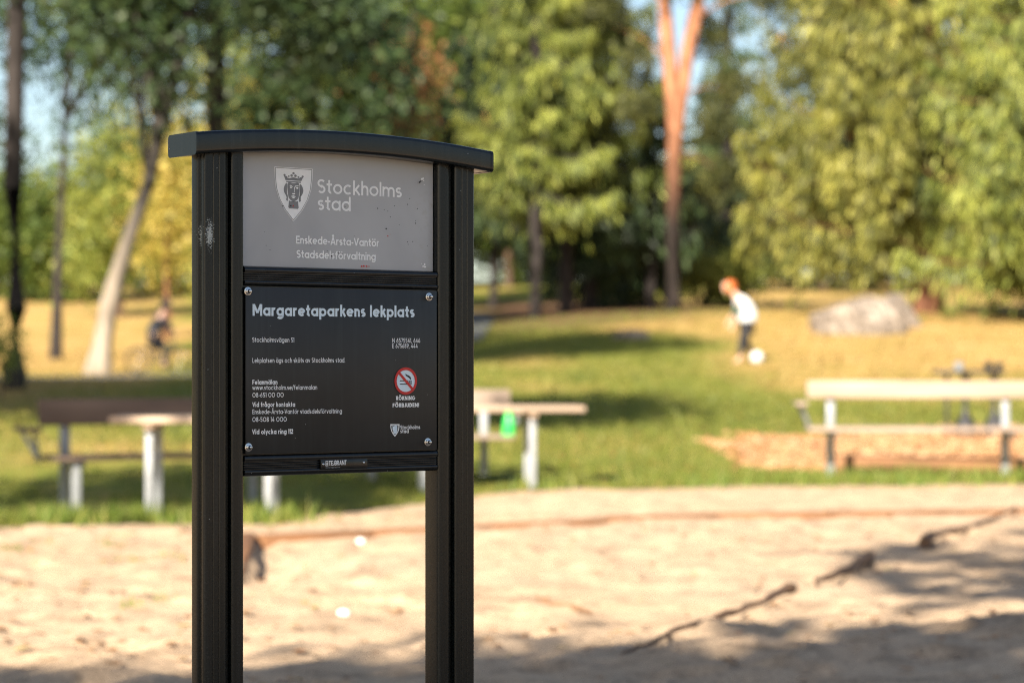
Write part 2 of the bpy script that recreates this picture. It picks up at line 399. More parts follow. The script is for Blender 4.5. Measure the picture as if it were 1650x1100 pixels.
def loft_cap(name, u0, u1, nu, grow, mat, rnd=.007):
    bm = bmesh.new(); rings = []
    for i in range(nu+1):
        u = u0+(u1-u0)*i/nu; z0 = zb(u)-grow; z1 = zb(u)+.0392+grow
        o = rounded([(-.030-grow, z0, rnd), (.070+grow, z0, rnd), (.070+grow, z1, rnd), (-.030-grow, z1, rnd)], 6)
        rings.append([bm.verts.new((u, v, z)) for v, z in o])
    n = len(rings[0])
    for a_, b_ in zip(rings, rings[1:]):
        for k in range(n): bm.faces.new((a_[k], a_[(k+1) % n], b_[(k+1) % n], b_[k]))
    bm.faces.new(rings[0][::-1]); bm.faces.new(rings[-1]); return from_bm(name, bm, mat, sign, 38)
capo = loft_cap('cap', UC-UH+.006, UC+UH-.006, 44, 0, M_CAP)
for s_ in (-1, 1):
    a_ = UC+s_*(UH-.0053); b_ = UC+s_*UH
    e_ = loft_cap('end_cap', min(a_, b_), max(a_, b_), 2, .0007, M_CAP, .0085); e_.parent = capo
def bar(z0, h):
    pts = [(.0005, 0, .004)]
    L_ = [(0.000, h*.02), (-.002, h*.12), (-.002, h*.25)]
    o = [(.034, z0, .003), (.004, z0, .004), (-.001, z0+h*.06, .002), (-.0035, z0+h*.17, .003), (-.0025, z0+h*.27, .001)]
    zz = h*.27
    for k in range(4):
        o += [(.0018, z0+zz+.0005, .0004), (.0018, z0+zz+.0023, .0004), (-.0025, z0+zz+.0028, .0006), (-.0025, z0+zz+h*.10, .0006)]; zz += h*.108
    o += [(-.0035, z0+h*.80, .004), (-.0015, z0+h*.93, .004), (.006, z0+h, .004), (.034, z0+h, .003)]
    ol = rounded(o, 4); bm = bmesh.new()
    A = [bm.verts.new((.0006, v, z)) for v, z in ol]; B = [bm.verts.new((.4204, v, z)) for v, z in ol]; n = len(ol)
    for k in range(n): bm.faces.new((A[k], A[(k+1) % n], B[(k+1) % n], B[k]))
    bm.faces.new(A[::-1]); bm.faces.new(B); return from_bm('crossbar', bm, M_BAR, sign, 32)
bar(1.2330, .0365); bar(.8935, .0395)
# header plate with arched top
bm = bmesh.new(); nn = 24; fr = []; bk = []
outl = [(.0008, 1.2600), (.4202, 1.2600)]+[(.4202-.4194*k/nn, zb(.4202-.4194*k/nn)+.004) for k in range(nn+1)]
VH = .012
fr = [bm.verts.new((u, VH, z)) for u, z in outl]; bk = [bm.verts.new((u, VH+.004, z)) for u, z in outl]
bm.faces.new(fr); bm.faces.new(bk[::-1])
for k in range(len(fr)): bm.faces.new((fr[k], fr[(k+1) % len(fr)], bk[(k+1) % len(fr)], bk[k]))
header = from_bm('header_plate', bm, M_HEAD, sign)
VP = -.0042
panel = box('notice_panel', (.2095, VP+.0015, 1.0825), (.4165, .003, .2985), M_PANEL, sign, .0006)

box('backing_plate', (.2108, .005, 1.0825), (.4240, .004, .3080), M_BAR, sign, 0)
# --- stroke lettering (geometric sans), every line a flat print on its plate
XH, ASC, DSC = .72, 1.04, -.27
def arc(cx, cy, rx, ry, a0, a1, n=14):
    return [(cx+rx*math.cos(R(a0+(a1-a0)*k/n)), cy+ry*math.sin(R(a0+(a1-a0)*k/n))) for k in range(n+1)]
def glyph(ch, w):
    """strokes as centre lines, advance; cap height 1"""
    h = w/2; x = XH; r = x/2-h; cy = x/2; D = x      # D outer bowl diameter
    bowl = lambda ox=0: arc(ox+D/2, cy, r, r, 0, 360, 26)
    ST = lambda X, y0, y1: [(X, y0), (X, y1)]
    dots = lambda X, y: [[(X-.17-h, y), (X-.17+h, y)], [(X+.17-h, y), (X+.17+h, y)]]
    nar = .56        # arch width
    S = {}
    if ch == ' ': return [], .34
    if ch in 'aäå':
        s = [bowl(), ST(D-h, 0, x)]
        if ch == 'ä': s += dots(D/2, x+.2)
        if ch == 'å': s += [arc(D/2, x+.22, .09, .09, 0, 360, 12)]
        return s, D
    if ch in 'oö': return [bowl()]+(dots(D/2, x+.2) if ch == 'ö' else []), D
    if ch == 'b': return [bowl(), ST(h, 0, ASC)], D
    if ch == 'd': return [bowl(), ST(D-h, 0, ASC)], D
    if ch == 'p': return [bowl(), ST(h, DSC, x)], D
    if ch == 'q': return [bowl(), ST(D-h, DSC, x)], D
    if ch == 'g': return [bowl(), ST(D-h, 0, x), [(D-h, 0)]+arc(D/2, .02, r, -DSC+.02-h, 0, -150)], D
    if ch == 'c': return [arc(D/2, cy, r, r, 48, 312, 22)], D*.93
    if ch == 'e': return [arc(D/2, cy, r, r, 0, 315, 24), [(h, cy), (D-h, cy)]], D*.98
    if ch in 'nhmru':
        rr = nar/2-h; s = [ST(h, 0, ASC if ch == 'h' else x)]
        top = x-h
        if ch == 'u': return [[(h, x), (h, nar/2)]+arc(nar/2, nar/2, rr, nar/2-h, 180, 360), ST(nar-h, 0, x)], nar
        if ch == 'r': return s+[arc(nar/2, x-nar/2, rr, nar/2-h, 180, 62, 8)], nar*.72
        s += [arc(nar/2, x-nar/2, rr, nar/2-h, 180, 0)+[(nar-h, 0)]]
        if ch == 'm': o = nar-w; s += [arc(o+nar/2, x-nar/2, rr, nar/2-h, 180, 0)+[(o+nar-h, 0)]]; return s, 2*nar-w
        return s, nar
    if ch == 's':
        W_ = .5; q = (x-w)/4; return [arc(W_/2, x-h-q, W_/2-h, q, 40, 270, 12)+arc(W_/2, h+q, W_/2-h, q, 90, -140, 12)], W_
    if ch == 't': return [[(.2, ASC*.93), (.2, .2)]+arc(.2+.14, .2, .14, .2-h, 180, 280, 8), [(.0, x-h), (.42, x-h)]], .42
    if ch == 'f': return [[(.2, 0), (.2, ASC-.22)]+arc(.2+.16, ASC-.22, .16, .22-h, 180, 75, 8), [(0, x-h), (.42, x-h)]], .42
    if ch == 'k': return [ST(h, 0, ASC), [(w*.8, x*.42), (.52-h*.6, x)], [(w*1.5, x*.52), (.56-h*.6, 0)]], .56
    if ch == 'l': return [ST(h, 0, ASC)], w
    if ch == 'i': return [ST(h, 0, x), ST(h, x+.13, x+.13+w)], w
    if ch == 'j': return [[(h, x), (h, DSC+.1), (-.1, DSC+h)], ST(h, x+.13, x+.13+w)], w
    if ch == 'v': return [[(h*.8, x), (.3, 0+h*.4)], [(.6-h*.8, x), (.3, h*.4)]], .6
    if ch == 'y': return [[(h*.8, x), (.31, .04)], [(.62-h*.8, x), (.2, DSC)]], .62
    if ch == 'w': return [[(h*.8, x), (.24, h*.4)], [(.45, x), (.24, h*.4)], [(.45, x), (.66, h*.4)], [(.9-h*.8, x), (.66, h*.4)]], .9
    if ch == 'z': return [[(0, x-h), (.5-h, x-h), (h, h), (.5, h)]], .5
    if ch == 'S':
        W_ = .62; q = (1-w)/4; return [arc(W_/2, 1-h-q, W_/2-h, q, 35, 270, 14)+arc(W_/2, h+q, W_/2-h, q, 90, -145, 14)], W_
    if ch == 'M': return [ST(h, 0, 1), [(h*1.2, 1-.02), (.46, .25)], [(.92-h*1.2, 1-.02), (.46, .25)], ST(.92-h, 0, 1)], .92
    if ch == 'N': return [ST(h, 0, 1), [(h, 1-.03), (.78-h, .03)], ST(.78-h, 0, 1)], .78
    if ch == 'E': return [ST(h, 0, 1), [(w, 1-h), (.56, 1-h)], [(w, .5), (.52, .5)], [(w, h), (.56, h)]], .56
    if ch == 'F': return [ST(h, 0, 1), [(w, 1-h), (.55, 1-h)], [(w, .48), (.5, .48)]], .55
    if ch == 'L': return [ST(h, 0, 1), [(w, h), (.53, h)]], .53
    if ch == 'I': return [ST(h, 0, 1)], w
    if ch == 'T': return [ST(.3, 0, 1-w), [(0, 1-h), (.6, 1-h)]], .6
    if ch == 'V': return [[(h*.8, 1), (.38, h*.4)], [(.76-h*.8, 1), (.38, h*.4)]], .76
    if ch in 'AÅ':
        s = [[(h*.8, 0), (.4, 1-h*.4)], [(.8-h*.8, 0), (.4, 1-h*.4)], [(.2, .3), (.6, .3)]]
        if ch == 'Å': s.append(arc(.4, 1.16, .08, .08, 0, 360, 12))
        return s, .8
    if ch in 'BRDP':
        s = [ST(h, 0, 1)]; W_ = .64
        if ch == 'D': return s+[[(w, 1-h), (.3, 1-h)]+arc(.3, .5, .74-.3-h, .5-h, 90, -90)+[(w, h)]], .74
        q = (.52-h)/2
        s += [[(w, 1-h), (W_-q-h, 1-h)]+arc(W_-q-h, 1-h-q, q, q, 90, -90, 10)+[(w, 1-h-2*q)]]
        if ch == 'B': y = 1-h-2*q; s += [[(W_-q-h, y)]+arc(W_-.02-q, (y+h)/2, q, (y-h)/2, 90, -90, 10)+[(w, h)]]
        if ch == 'R': s += [[(.3, 1-h-2*q), (W_-h*.6, 0)]]
        return s, W_
    if ch == 'K': return [ST(h, 0, 1), [(w, .4), (.62-h*.6, 1)], [(w*1.6, .52), (.66-h*.6, 0)]], .66
    if ch == 'U': return [[(h, 1), (h, .33)]+arc(.35, .33, .35-h, .33-h, 180, 360)+[(.7-h, 1)]], .7
    if ch == 'J': return [[(.44-h, 1), (.44-h, .26)]+arc(.22, .26, .22-h, .26-h, 0, -160)], .44
    if ch == 'G': return [arc(.46, .5, .46-h, .5-h, 42, 360, 24)+[(.5, .5-.02)]], .92
    if ch in 'OÖ': return [arc(.46, .5, .46-h, .5-h, 0, 360, 28)]+(dots(.46, 1.16) if ch == 'Ö' else []), .92
    if ch == '0': return [arc(.43, .5, .43-h, .5-h, 0, 360, 28)], .86
    if ch == '1': return [ST(.24-h, 0, 1), [(.24-h, 1-h), (0, .86)]], .24
    if ch == '2': return [arc(.28, 1-.29, .28-h, .29-h, 165, -35, 12)+[(.06, h), (.56, h)]], .56
    if ch == '3': return [arc(.27, .74, .25-h, .26-h, 150, -90, 12)+arc(.27, .26, .27-h, .26-h, 90, -150, 12)], .55
    if ch == '4': return [[(.6, .25), (h, .25), (.42, 1)], ST(.44, 0, .62)], .62
    if ch == '5': return [[(.52, 1-h), (.13, 1-h), (.1, .56)]+arc(.28, .32, .28-h, .32-h, 120, -150, 14)], .57
    if ch == '6': return [arc(.3, .31, .3-h, .31-h, 0, 360, 22), [(.09, .45), (.4, 1)]], .6
    if ch == '7': return [[(0, 1-h), (.5, 1-h), (.18, 0)]], .54
    if ch == '8': return [arc(.29, .75, .25-h, .25-h, 0, 360, 20), arc(.29, .27, .29-h, .27-h, 0, 360, 22)], .58
    if ch == '9': return [arc(.3, .69, .3-h, .31-h, 0, 360, 22), [(.51, .55), (.2, 0)]], .6
    if ch == '-': return [[(0, .36), (.3, .36)]], .3
    if ch == '.': return [ST(h, 0, w)], w
    if ch == ',': return [[(h*1.1, w), (0, -.14)]], w
    if ch == '/': return [[(0, -.12), (.4, 1.08)]], .4
    if ch == '!': return [ST(h, .32, 1), ST(h, 0, w)], w
    return [], .4
def ribbons(strokes, w):
    """quads from centre lines, mitred"""
    quads = []
    for s in strokes:
        P = [Vector(p) for p in s]
        closed = (P[0]-P[-1]).length < 1e-5 and len(P) > 3
        L = []
        for i, p in enumerate(P):
            if closed: a_ = P[i-1] if i > 0 else P[-2]; b_ = P[i+1] if i < len(P)-1 else P[1]
            else: a_ = P[i-1] if i > 0 else None; b_ = P[i+1] if i < len(P)-1 else None
            d1 = (p-a_).normalized() if a_ is not None else (b_-p).normalized(); d2 = (b_-p).normalized() if b_ is not None else d1
            n = (d1+d2); n = n.normalized() if n.length > 1e-6 else d1
            nrm = Vector((-n.y, n.x)); k = max(.45, nrm.dot(Vector((-d1.y, d1.x))))
            L.append((p+nrm*w/2/k, p-nrm*w/2/k))
        quads.append([(L[i][0], L[i+1][0], L[i+1][1], L[i][1]) for i in range(len(L)-1)])
    return quads
def letter(text, x0, y0, x1, y1, cap, parent, mat, v, wt=.14, track=.085):
    """text from pixel (x0,y0) to (x1,y1) on its baseline, capital height in pixels"""
    pen = 0; Q = []
    for ch in text:
        st, adv = glyph(ch, wt); k = 0
        for q in ribbons(st, wt):
            Q.append(([[(p.x+pen, p.y) for p in f] for f in q], k)); k += 1
        pen += adv+track*(1 if ch != ' ' else .3)
    pen -= track
    u0, z0 = uz(x0, y0, v); u1, z1 = uz(x1, y1, v)
    Ym = Y0+(u0+u1)/2*sT; sz = cap/F*Ym; bm = bmesh.new()
    for faces, k in Q:
        for f in faces:
            vs_ = []
            for X, Y in f:
                g = X/pen; vs_.append(bm.verts.new((u0+(u1-u0)*g, v-.00003*k, z0+(z1-z0)*g+Y*sz)))
            bm.faces.new(vs_)
    me = bpy.data.meshes.new('lettering'); bm.to_mesh(me); bm.free()
    return link('lettering', me, mat, parent)
v1 = VP-.0004
LT = [("Margaretaparkens lekplats", 407, 508.6, 668, 511.2, 18.4, .205),
      ("Stockholmsvägen 51", 406.5, 551, 474, 551.4, 7.6, .135), ("N 6575541, 646", 632, 552, 677, 552, 7.2, .135), ("E 675689, 444", 632, 560.6, 673, 560.6, 7.2, .135),
      ("Lekplatsen ägs och sköts av Stockholms stad.", 406.7, 584.3, 556, 583.8, 7.6, .135),
      ("Felanmälan", 406.7, 619.4, 447, 619, 7.6, .195), ("www.stockholm.se/felanmalan", 406.7, 628, 511, 627.4, 7.4, .135), ("08-651 00 00", 406.7, 640, 457, 639.6, 7.6, .135),
      ("Vid frågor kontakta", 406.7, 655.4, 475.5, 655, 7.6, .195), ("Enskede-Årsta-Vantör stadsdelsförvaltning", 406.7, 666.9, 551, 665.6, 7.4, .135), ("08-508 14 000", 406.7, 679.4, 462, 678.8, 7.6, .135),
      ("Vid olycka ring 112", 406.3, 699.4, 472.3, 698.4, 7.8, .195),
      ("RÖKNING", 638.2, 644.5, 668.8, 644.2, 6.6, .23), ("FÖRBJUDEN!", 632.6, 656, 675.2, 655.4, 6.6, .23),
      ("Stockholms", 645, 691.2, 677, 690.8, 6.2, .17), ("stad", 645, 697.4, 658.4, 697.2, 6.2, .17)]
for i, (tx, a_, b_, c_, d_, cp, wt) in enumerate(LT):
    letter(tx, a_, b_, c_, d_, cp, panel, M_PRINT if i == 0 else M_PRINTW, v1, wt, .085 if i == 0 else .125)
vh = VH-.0004
for tx, a_, b_, c_, d_, cp, wt in [("Stockholms", 511.5, 311.2, 647.5, 318.4, 22.5, .145), ("stad", 512, 338.2, 565, 340.6, 22.5, .145),
                                   ("Enskede-Årsta-Vantör", 477, 392.4, 611, 397.6, 12.6, .17), ("Stadsdelsförvaltning", 477.8, 415.4, 605.5, 419.6, 12.6, .17)]:
    letter(tx, a_, b_, c_, d_, cp, header, M_PRINTW, vh, wt)
def flat(name, loops, parent, mat, v, holes=None):
    """filled polygons given in pixels on the plane v"""
    bm = bmesh.new()
    for lp in loops:
        vs_ = [bm.verts.new((uz(x, y, v)[0], v, uz(x, y, v)[1])) for x, y in lp]
        f = bm.faces.new(vs_)
    bmesh.ops.triangulate(bm, faces=bm.faces[:]); me = bpy.data.meshes.new(name); bm.to_mesh(me); bm.free()
    return link(name, me, mat, parent)
def smooth_loop(pts, n=6):
    out = []; m = len(pts)
    for i in range(m):
        p0, p1, p2, p3 = [Vector(pts[(i+k-1) % m]) for k in range(4)]
        for k in range(n):
            t = k/n; q = .5*((2*p1)+(p2-p0)*t+(2*p0-5*p1+4*p2-p3)*t*t+(3*p1-p0-3*p2+p3)*t**3); out.append((q.x, q.y))
    return out
def crest(ox, oy, sc_, parent, v, shear, m_field, m_head, border=True):
    """the crowned head on a pointed shield; coordinates of the 838x1100 close-up"""
    T = lambda pts: [(ox+x*sc_, oy+y*sc_+shear*(x-395)*sc_) for x, y in pts]
    def shield(g):
        L_ = [(75+g, 128+g), (720-g, 128+g), (717-g, 300), (695-g*.95, 480), (640-g*.9, 660), (540-g*.8, 850-g*.5), (395, 1035-g*1.6), (250+g*.8, 850-g*.5), (150+g*.9, 660), (97+g*.95, 480), (78+g, 300)]
        return L_
    if border:
        flat('shield_border', [T(shield(0))], parent, m_field, v); flat('shield_line', [T(shield(10))], parent, m_head, v-.0002)
    sh = flat('shield', [T(shield(20))], parent, m_field, v-.0004)
    k = v-.0006
    crown = [(232, 262), (258, 262), (275, 300), (300, 318), (330, 305), (380, 310), (397, 290), (415, 310), (468, 305), (498, 318), (522, 300), (540, 262), (566, 262), (530, 345), (262, 345)]
    circ = lambda x, y, r: arc(x, y, r, r, 0, 345, 12)
    L_ = [crown, [(272, 356), (524, 356), (522, 378), (274, 378)]]+[circ(397, 222, 20), circ(365, 262, 22), circ(430, 262, 22), circ(280, 288, 15), circ(318, 276, 15), circ(480, 282, 15), circ(515, 296, 15), circ(246, 258, 18), circ(552, 268, 18)]
    for i, l_ in enumerate(L_): flat('crown', [T(l_)], parent, m_head, k-.00002*i)
    face = smooth_loop([(300, 390), (397, 388), (492, 392), (492, 560), (470, 650), (397, 695), (325, 650), (303, 560)], 4)
    flat('face', [T(face)], parent, m_head, k)
    hl = smooth_loop([(286, 392), (245, 440), (232, 510), (255, 575), (292, 620), (294, 655), (268, 660), (290, 692), (302, 680), (300, 600), (288, 560)], 4)
    hr = [(794-x, y+6) for x, y in hl][::-1]
    flat('hair', [T(hl)], parent, m_head, k); flat('hair', [T(hr)], parent, m_head, k)
    flat('neck', [T([(322, 682), (345, 694), (397, 708), (450, 694), (472, 682), (474, 770), (484, 800), (470, 818), (325, 818), (310, 795), (322, 770)])], parent, m_head, k)
    kk = k-.0003
    for l_ in ([(332, 432), (352, 420), (385, 450), (380, 458), (352, 434), (336, 442)], [(335, 455), (358, 446), (372, 468), (352, 480), (336, 470)],
               [(414, 545), (406, 545), (408, 470), (425, 430), (482, 422), (482, 434), (432, 442), (418, 475)], [(438, 462), (465, 450), (482, 462), (470, 482), (448, 478)],
               [(378, 556), (420, 556), (428, 572), (397, 580), (374, 572)], [(360, 606), (397, 596), (432, 606), (432, 618), (362, 618)], [(370, 624), (424, 624), (410, 644), (384, 644)]):
        flat('face_mark', [T(l_)], parent, m_field, kk)
crest(435, 258.2, .0955, header, vh, .06, M_PRINTW, M_GREY)
# small crest on the notice panel
T2 = lambda x, y: (629+(x-75)*.0228, 683+(y-128)*.0222)
sm = [(75, 128), (720, 128), (717, 300), (695, 480), (640, 660), (540, 850), (395, 1035), (250, 850), (150, 660), (97, 480), (78, 300)]
flat('shield', [[T2(*p) for p in sm]], panel, M_PRINTW, v1); flat('shield', [[T2(397+(x-397)*.78, 530+(y-530)*.8) for x, y in sm]], panel, M_PANEL, v1-.0002)
flat('crest_head', [[T2(x, y) for x, y in [(230, 230), (320, 300), (397, 210), (474, 300), (564, 230), (545, 380), (570, 520), (510, 640), (490, 720), (520, 800), (397, 850), (280, 800), (305, 720), (284, 640), (224, 520), (250, 380)]]], panel, M_PRINT, v1-.0004)
# no-smoking roundel
cu, cz = uz(653.6, 613.6, v1); rr_ = 22/F*(Y0+cu*sT)
def disc(name, r0, r1, v, mat, parent, sx=1.0):
    bm = bmesh.new(); n = 48
    if r0 <= 0:
        bm.faces.new([bm.verts.new((cu+r1*math.cos(2*math.pi*k/n), v, cz+r1*math.sin(2*math.pi*k/n))) for k in range(n)])
    else:
        A = [[bm.verts.new((cu+q*math.cos(2*math.pi*k/n), v, cz+q*math.sin(2*math.pi*k/n))) for k in range(n)] for q in (r0, r1)]
        for k in range(n): bm.faces.new((A[0][k], A[0][(k+1) % n], A[1][(k+1) % n], A[1][k]))
    me = bpy.data.meshes.new(name); bm.to_mesh(me); bm.free(); return link(name, me, mat, parent)
disc('roundel', 0, rr_*.97, v1, M_PRINT, panel); disc('roundel_ring', rr_*.80, rr_, v1-.0006, M_RED, panel)
def local_poly(name, pts, v, mat):
    bm = bmesh.new(); bm.faces.new([bm.verts.new((cu+x*rr_, v, cz+y*rr_)) for x, y in pts]); me = bpy.data.meshes.new(name); bm.to_mesh(me); bm.free(); return link(name, me, mat, panel)
local_poly('cigarette', [(-.52, -.02), (.2, -.02), (.2, .05), (-.52, .05)], v1-.0003, M_INK); local_poly('cigarette', [(-.52, -.26), (.2, -.26), (.2, -.19), (-.52, -.19)], v1-.0003, M_INK)
for i, xx in enumerate((.26, .42)): local_poly('cigarette', [(xx, -.26), (xx+.1, -.26), (xx+.1, .05), (xx, .05)], v1-.0003, M_INK)
for i in range(3):
    o_ = .11*i; sm_ = [(.34-o_*.1, .10+o_*.4), (.30-o_, .26+o_*.5), (.16-o_, .40+o_*.3), (.05-o_*.6, .46+o_*.6), (.05-o_*.6, .53+o_*.6), (.22-o_, .48+o_*.3), (.38-o_, .32+o_*.5), (.42-o_*.1, .12+o_*.4)]
    local_poly('smoke', [(x+.06, y*.8+.02) for x, y in sm_], v1-.00035, M_INK)
q = .82; t_ = .085
local_poly('roundel_bar', [(-.62-t_+.03, .62-t_), (-.62+t_, .62+t_-.03), (.62+t_-.03, -.62+t_), (.62-t_, -.62-t_+.03)], v1-.0008, M_RED)
# bolts that hold the panel
for px_, py_ in ((402, 469), (694, 478), (403, 720.5), (692, 712)):
    u_, z_ = uz(px_, py_, VP-.006); M_ = Matrix.Translation((u_, VP, z_)) @ Matrix.Rotation(R(90), 4, 'X')
    b_ = lathe('bolt', [(.0075, -.0005), (.0075, .0008), (.0052, .0012), (.0052, .004), (.0034, .0045), (.0034, .0085), (.0026, .0100), (.0008, .0106)], M_STEEL, sign, 16, M_)
# maker's plate on the lower bar
VB = -.0052
(ua, za), (ub, zb_) = uz(517, 756, VB), uz(592, 739, VB); zt = uz(517, 740.5, VB)[1]
mp_ = box('maker_plate', ((ua+ub)/2, VB+.0014, (za+zt)/2), (ub-ua, .0028, zt-za), M_BAR, sign, .0006)
vb = VB-.0003
letter("TEJBRANT", 530, 749.6, 558.3, 748.4, 7.6, mp_, M_PRINTW, vb, .17, .11)
flat('maker_mark', [[(524.6, 742.4), (528.8, 742.2), (528.8, 750.2), (524.6, 750.5)]], mp_, M_PRINTW, vb)
for k in range(3): flat('maker_mark', [[(525.4, 743.4+2.3*k), (528, 743.3+2.3*k), (528, 744.7+2.3*k), (525.4, 744.8+2.3*k)]], mp_, M_BAR, vb-.0002)
letter("www.tejbrant.se", 524.7, 754.0, 548, 753.2, 2.2, mp_, M_GREY, vb, .2)
for px_, py_ in ((520.8, 747.6), (586, 744.8)):
    u_, z_ = uz(px_, py_, VB)
    lathe('screw', [(.0026, -.0004), (.0026, .0008), (.0019, .0017), (.0006, .002)], M_STEEL, mp_, 12, Matrix.Translation((u_, VB, z_)) @ Matrix.Rotation(R(90), 4, 'X'))
# specks of dirt and torn film on the header
zoomh = [(0, 0)]
sp = [(35, 680, 3), (48, 800, 4), (83, 840, 4), (1037, 472, 6), (1095, 484, 4), (1127, 496, 4), (1188, 450, 4.5), (1150, 548, 4.5), (1113, 652, 8), (1321, 385, 5), (1303, 437, 5), (1390, 474, 5),
      (1373, 604, 6), (1372, 580, 3), (1348, 766, 5), (1302, 768, 5), (1308, 790, 4), (1228, 618, 3), (692, 868, 6), (722, 872, 4), (630, 893, 8), (590, 848, 4), (445, 800, 4), (197, 450, 7), (267, 449, 7), (748, 456, 5), (830, 718, 3), (1477, 806, 4), (1410, 240, 9), (1420, 232, 7)]
def specks(name, lst, mat, dv):
    bm = bmesh.new()
    for x, y, r in lst:
        px_, py_ = 420+x*.1818, 250+y*.1818; u_, z_ = uz(px_, py_, vh-dv); rr2 = r*.1818/F*4.45
        n = 8; bm.faces.new([bm.verts.new((u_+rr2*1.1*random.uniform(.75, 1.2)*math.cos(2*math.pi*k/n), vh-dv, z_+rr2*random.uniform(.75, 1.2)*math.sin(2*math.pi*k/n))) for k in range(n)])
    me = bpy.data.meshes.new(name); bm.to_mesh(me); bm.free(); o = link(name, me, mat, header); o['kind'] = 'stuff'; return o
specks('dirt_speck', sp, M_INK, .0016)
specks('paint_speck', [(1127, 716, 6), (1148, 702, 3), (290, 450, 6), (895, 985, 8), (915, 983, 9), (940, 984, 8), (960, 986, 6)], M_RED, .0017)
specks('torn_film', [(1428, 212, 11), (1440, 206, 9), (1445, 225, 6), (1450, 262, 4), (1452, 968, 9), (1440, 985, 8), (1456, 990, 10), (1425, 960, 4)], M_PRINTW, .0012)

# ------------------------------------------------------------------ benches and tables
def bench(name, label, L, mat, rz, loc, group='park benches', posts=None, arms=(-1, 1), front_leg=None, backmat=None, backh=.15, armx=.055):
    """origin on the ground at mid length; local -y is the front"""
    t = empty(name, loc, rz); tag(t, label, 'bench', group)
    posts = posts if posts is not None else (-L/2+.25, L/2-.25)
    for x in posts:
        p = box('post', (x, .20, .32), (.068, .068, 1.02), M_GALV, t, .008)
        box('bracket', (x, -.02, .392), (.05, .36, .05), M_GALV, p, .004)
    for k in range(4): box('seat_slat', (0, -.22+.117*k, .437), (L, .108, .036), mat, t, .006)
    for k in range(1): box('back_plank', (0, .140, .775), (L-.04, .038, backh), backmat or mat, t, .008, Matrix.Rotation(R(-7), 4, 'X'))
    for s_ in arms:
        x = s_*(L/2+armx); ar = box('armrest', (x, -.06, .655), (.10, .40, .035), mat, t, .006)
        tube('arm_support', [(x-s_*.09, -.06, .42), (x, -.19, .64)], .017, M_GALV, ar, 8); tube('arm_support', [(x-s_*.09, -.06, .42), (x, .08, .64)], .017, M_GALV, ar, 8)
    if front_leg:
        for x in front_leg: box('front_leg', (x, -.20, .16), (.06, .06, .50), M_GALV, t, .006)
    return t
# right-hand bench: near-side armrest at its left end
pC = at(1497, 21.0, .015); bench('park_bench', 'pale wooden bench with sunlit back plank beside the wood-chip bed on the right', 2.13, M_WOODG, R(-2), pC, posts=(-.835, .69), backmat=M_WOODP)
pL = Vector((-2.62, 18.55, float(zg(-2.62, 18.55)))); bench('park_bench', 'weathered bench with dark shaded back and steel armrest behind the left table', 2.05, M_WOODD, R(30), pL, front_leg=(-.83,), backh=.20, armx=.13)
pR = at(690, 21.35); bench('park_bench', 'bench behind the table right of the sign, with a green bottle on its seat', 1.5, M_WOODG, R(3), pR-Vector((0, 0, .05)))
def table(label, L, W_, loc, rz, legx, mat):
    t = empty('picnic_table', loc, rz); tag(t, label, 'table', 'picnic tables')
    n = 5; wd = W_/n
    for k in range(n): box('top_plank', (0, -W_/2+wd*(k+.5), .735), (L, wd-.008, .045), mat, t, .006)
    for x in legx:
        box('batten', (x, 0, .690), (.07, W_-.08, .045), mat, t, .004)
        for y in (-W_/2+.13, W_/2-.13): box('leg', (x, y, .22), (.055, .055, .92), M_GALV, t, .006)
    return t
table('wooden picnic table with twin pale legs left of the sign', 1.42, .66, Vector((-2.17, 17.62, float(zg(-2.17, 17.62)))), R(-1), (-.44, .42), M_WOODT)
table('wooden picnic table right of the sign with overhanging end above dark shadow', 1.72, .66, at(772, 20.35, -.05), R(6), (-.47, .43), M_WOODT)
# green bottle on the seat
gb = at(820, 21.18); gz = float(zg(pR.x, pR.y))+.405
M_GREEN = simple('green_plastic', (.03, .55, .10), .35, .1, 10)
bo = empty('water_bottle', (gb.x, 21.22, gz)); tag(bo, 'bright green conical bottle standing on the bench seat behind the right table', 'bottle')
lathe('body', [(.058, 0), (.062, .01), (.052, .10), (.040, .155), (.030, .175), (.030, .19)], M_GREEN, bo, 20); lathe('lid', [(.033, .189), (.033, .21), (.02, .22)], M_GREEN, bo, 16)

# ------------------------------------------------------------------ sandbox timbers
sb = empty('sandbox_edging', (SBC[0], SBC[1], 0)); tag(sb, 'old brown timber edging sunk round the sandbox behind the sign', 'edging')
def timber(p, q, top, h=.24, wd=.13):
    p = Vector((*p, 0)); q = Vector((*q, 0)); d = q-p; L_ = d.length; ang = math.atan2(d.y, d.x); c_ = (p+q)/2-Vector((SBC[0], SBC[1], 0))
    o = box('timber', (0, 0, 0), (L_-.012, wd, h), M_TIMB, sb, .012); o.location = (c_.x, c_.y, top-h/2); o.rotation_euler = (random.uniform(-.02, .02), random.uniform(-.006, .006), ang); return o
timber((SBC[0]-.085, SBC[1]+.02), (SBN[0]-.085, SBN[1]), .035, .34)
pts = [(SBC[0], SBC[1]+.02), (-.93, 15.82), (-.15, 16.32), (.66, 16.9), SBF, (2.3, 17.62), (3.3, 17.85), (4.3, 18.1)]
for p_, q_ in zip(pts, pts[1:]): timber(p_, q_, .034+float(zg(*p_)))
# timber that edges the wood-chip bed, under the right bench
ce = empty('chip_bed_edging', tuple(at(1520, 22.0))); tag(ce, 'low timber edging of the wood-chip bed seen under the right bench', 'edging')
for k in range(2):
    o = box('timber', (0, 0, 0), (1.9, .13, .18), M_TIMB, ce, .02); o.location = (-.05+1.92*k, .02*k, .05); o.rotation_euler = (0, R(1), R(1))
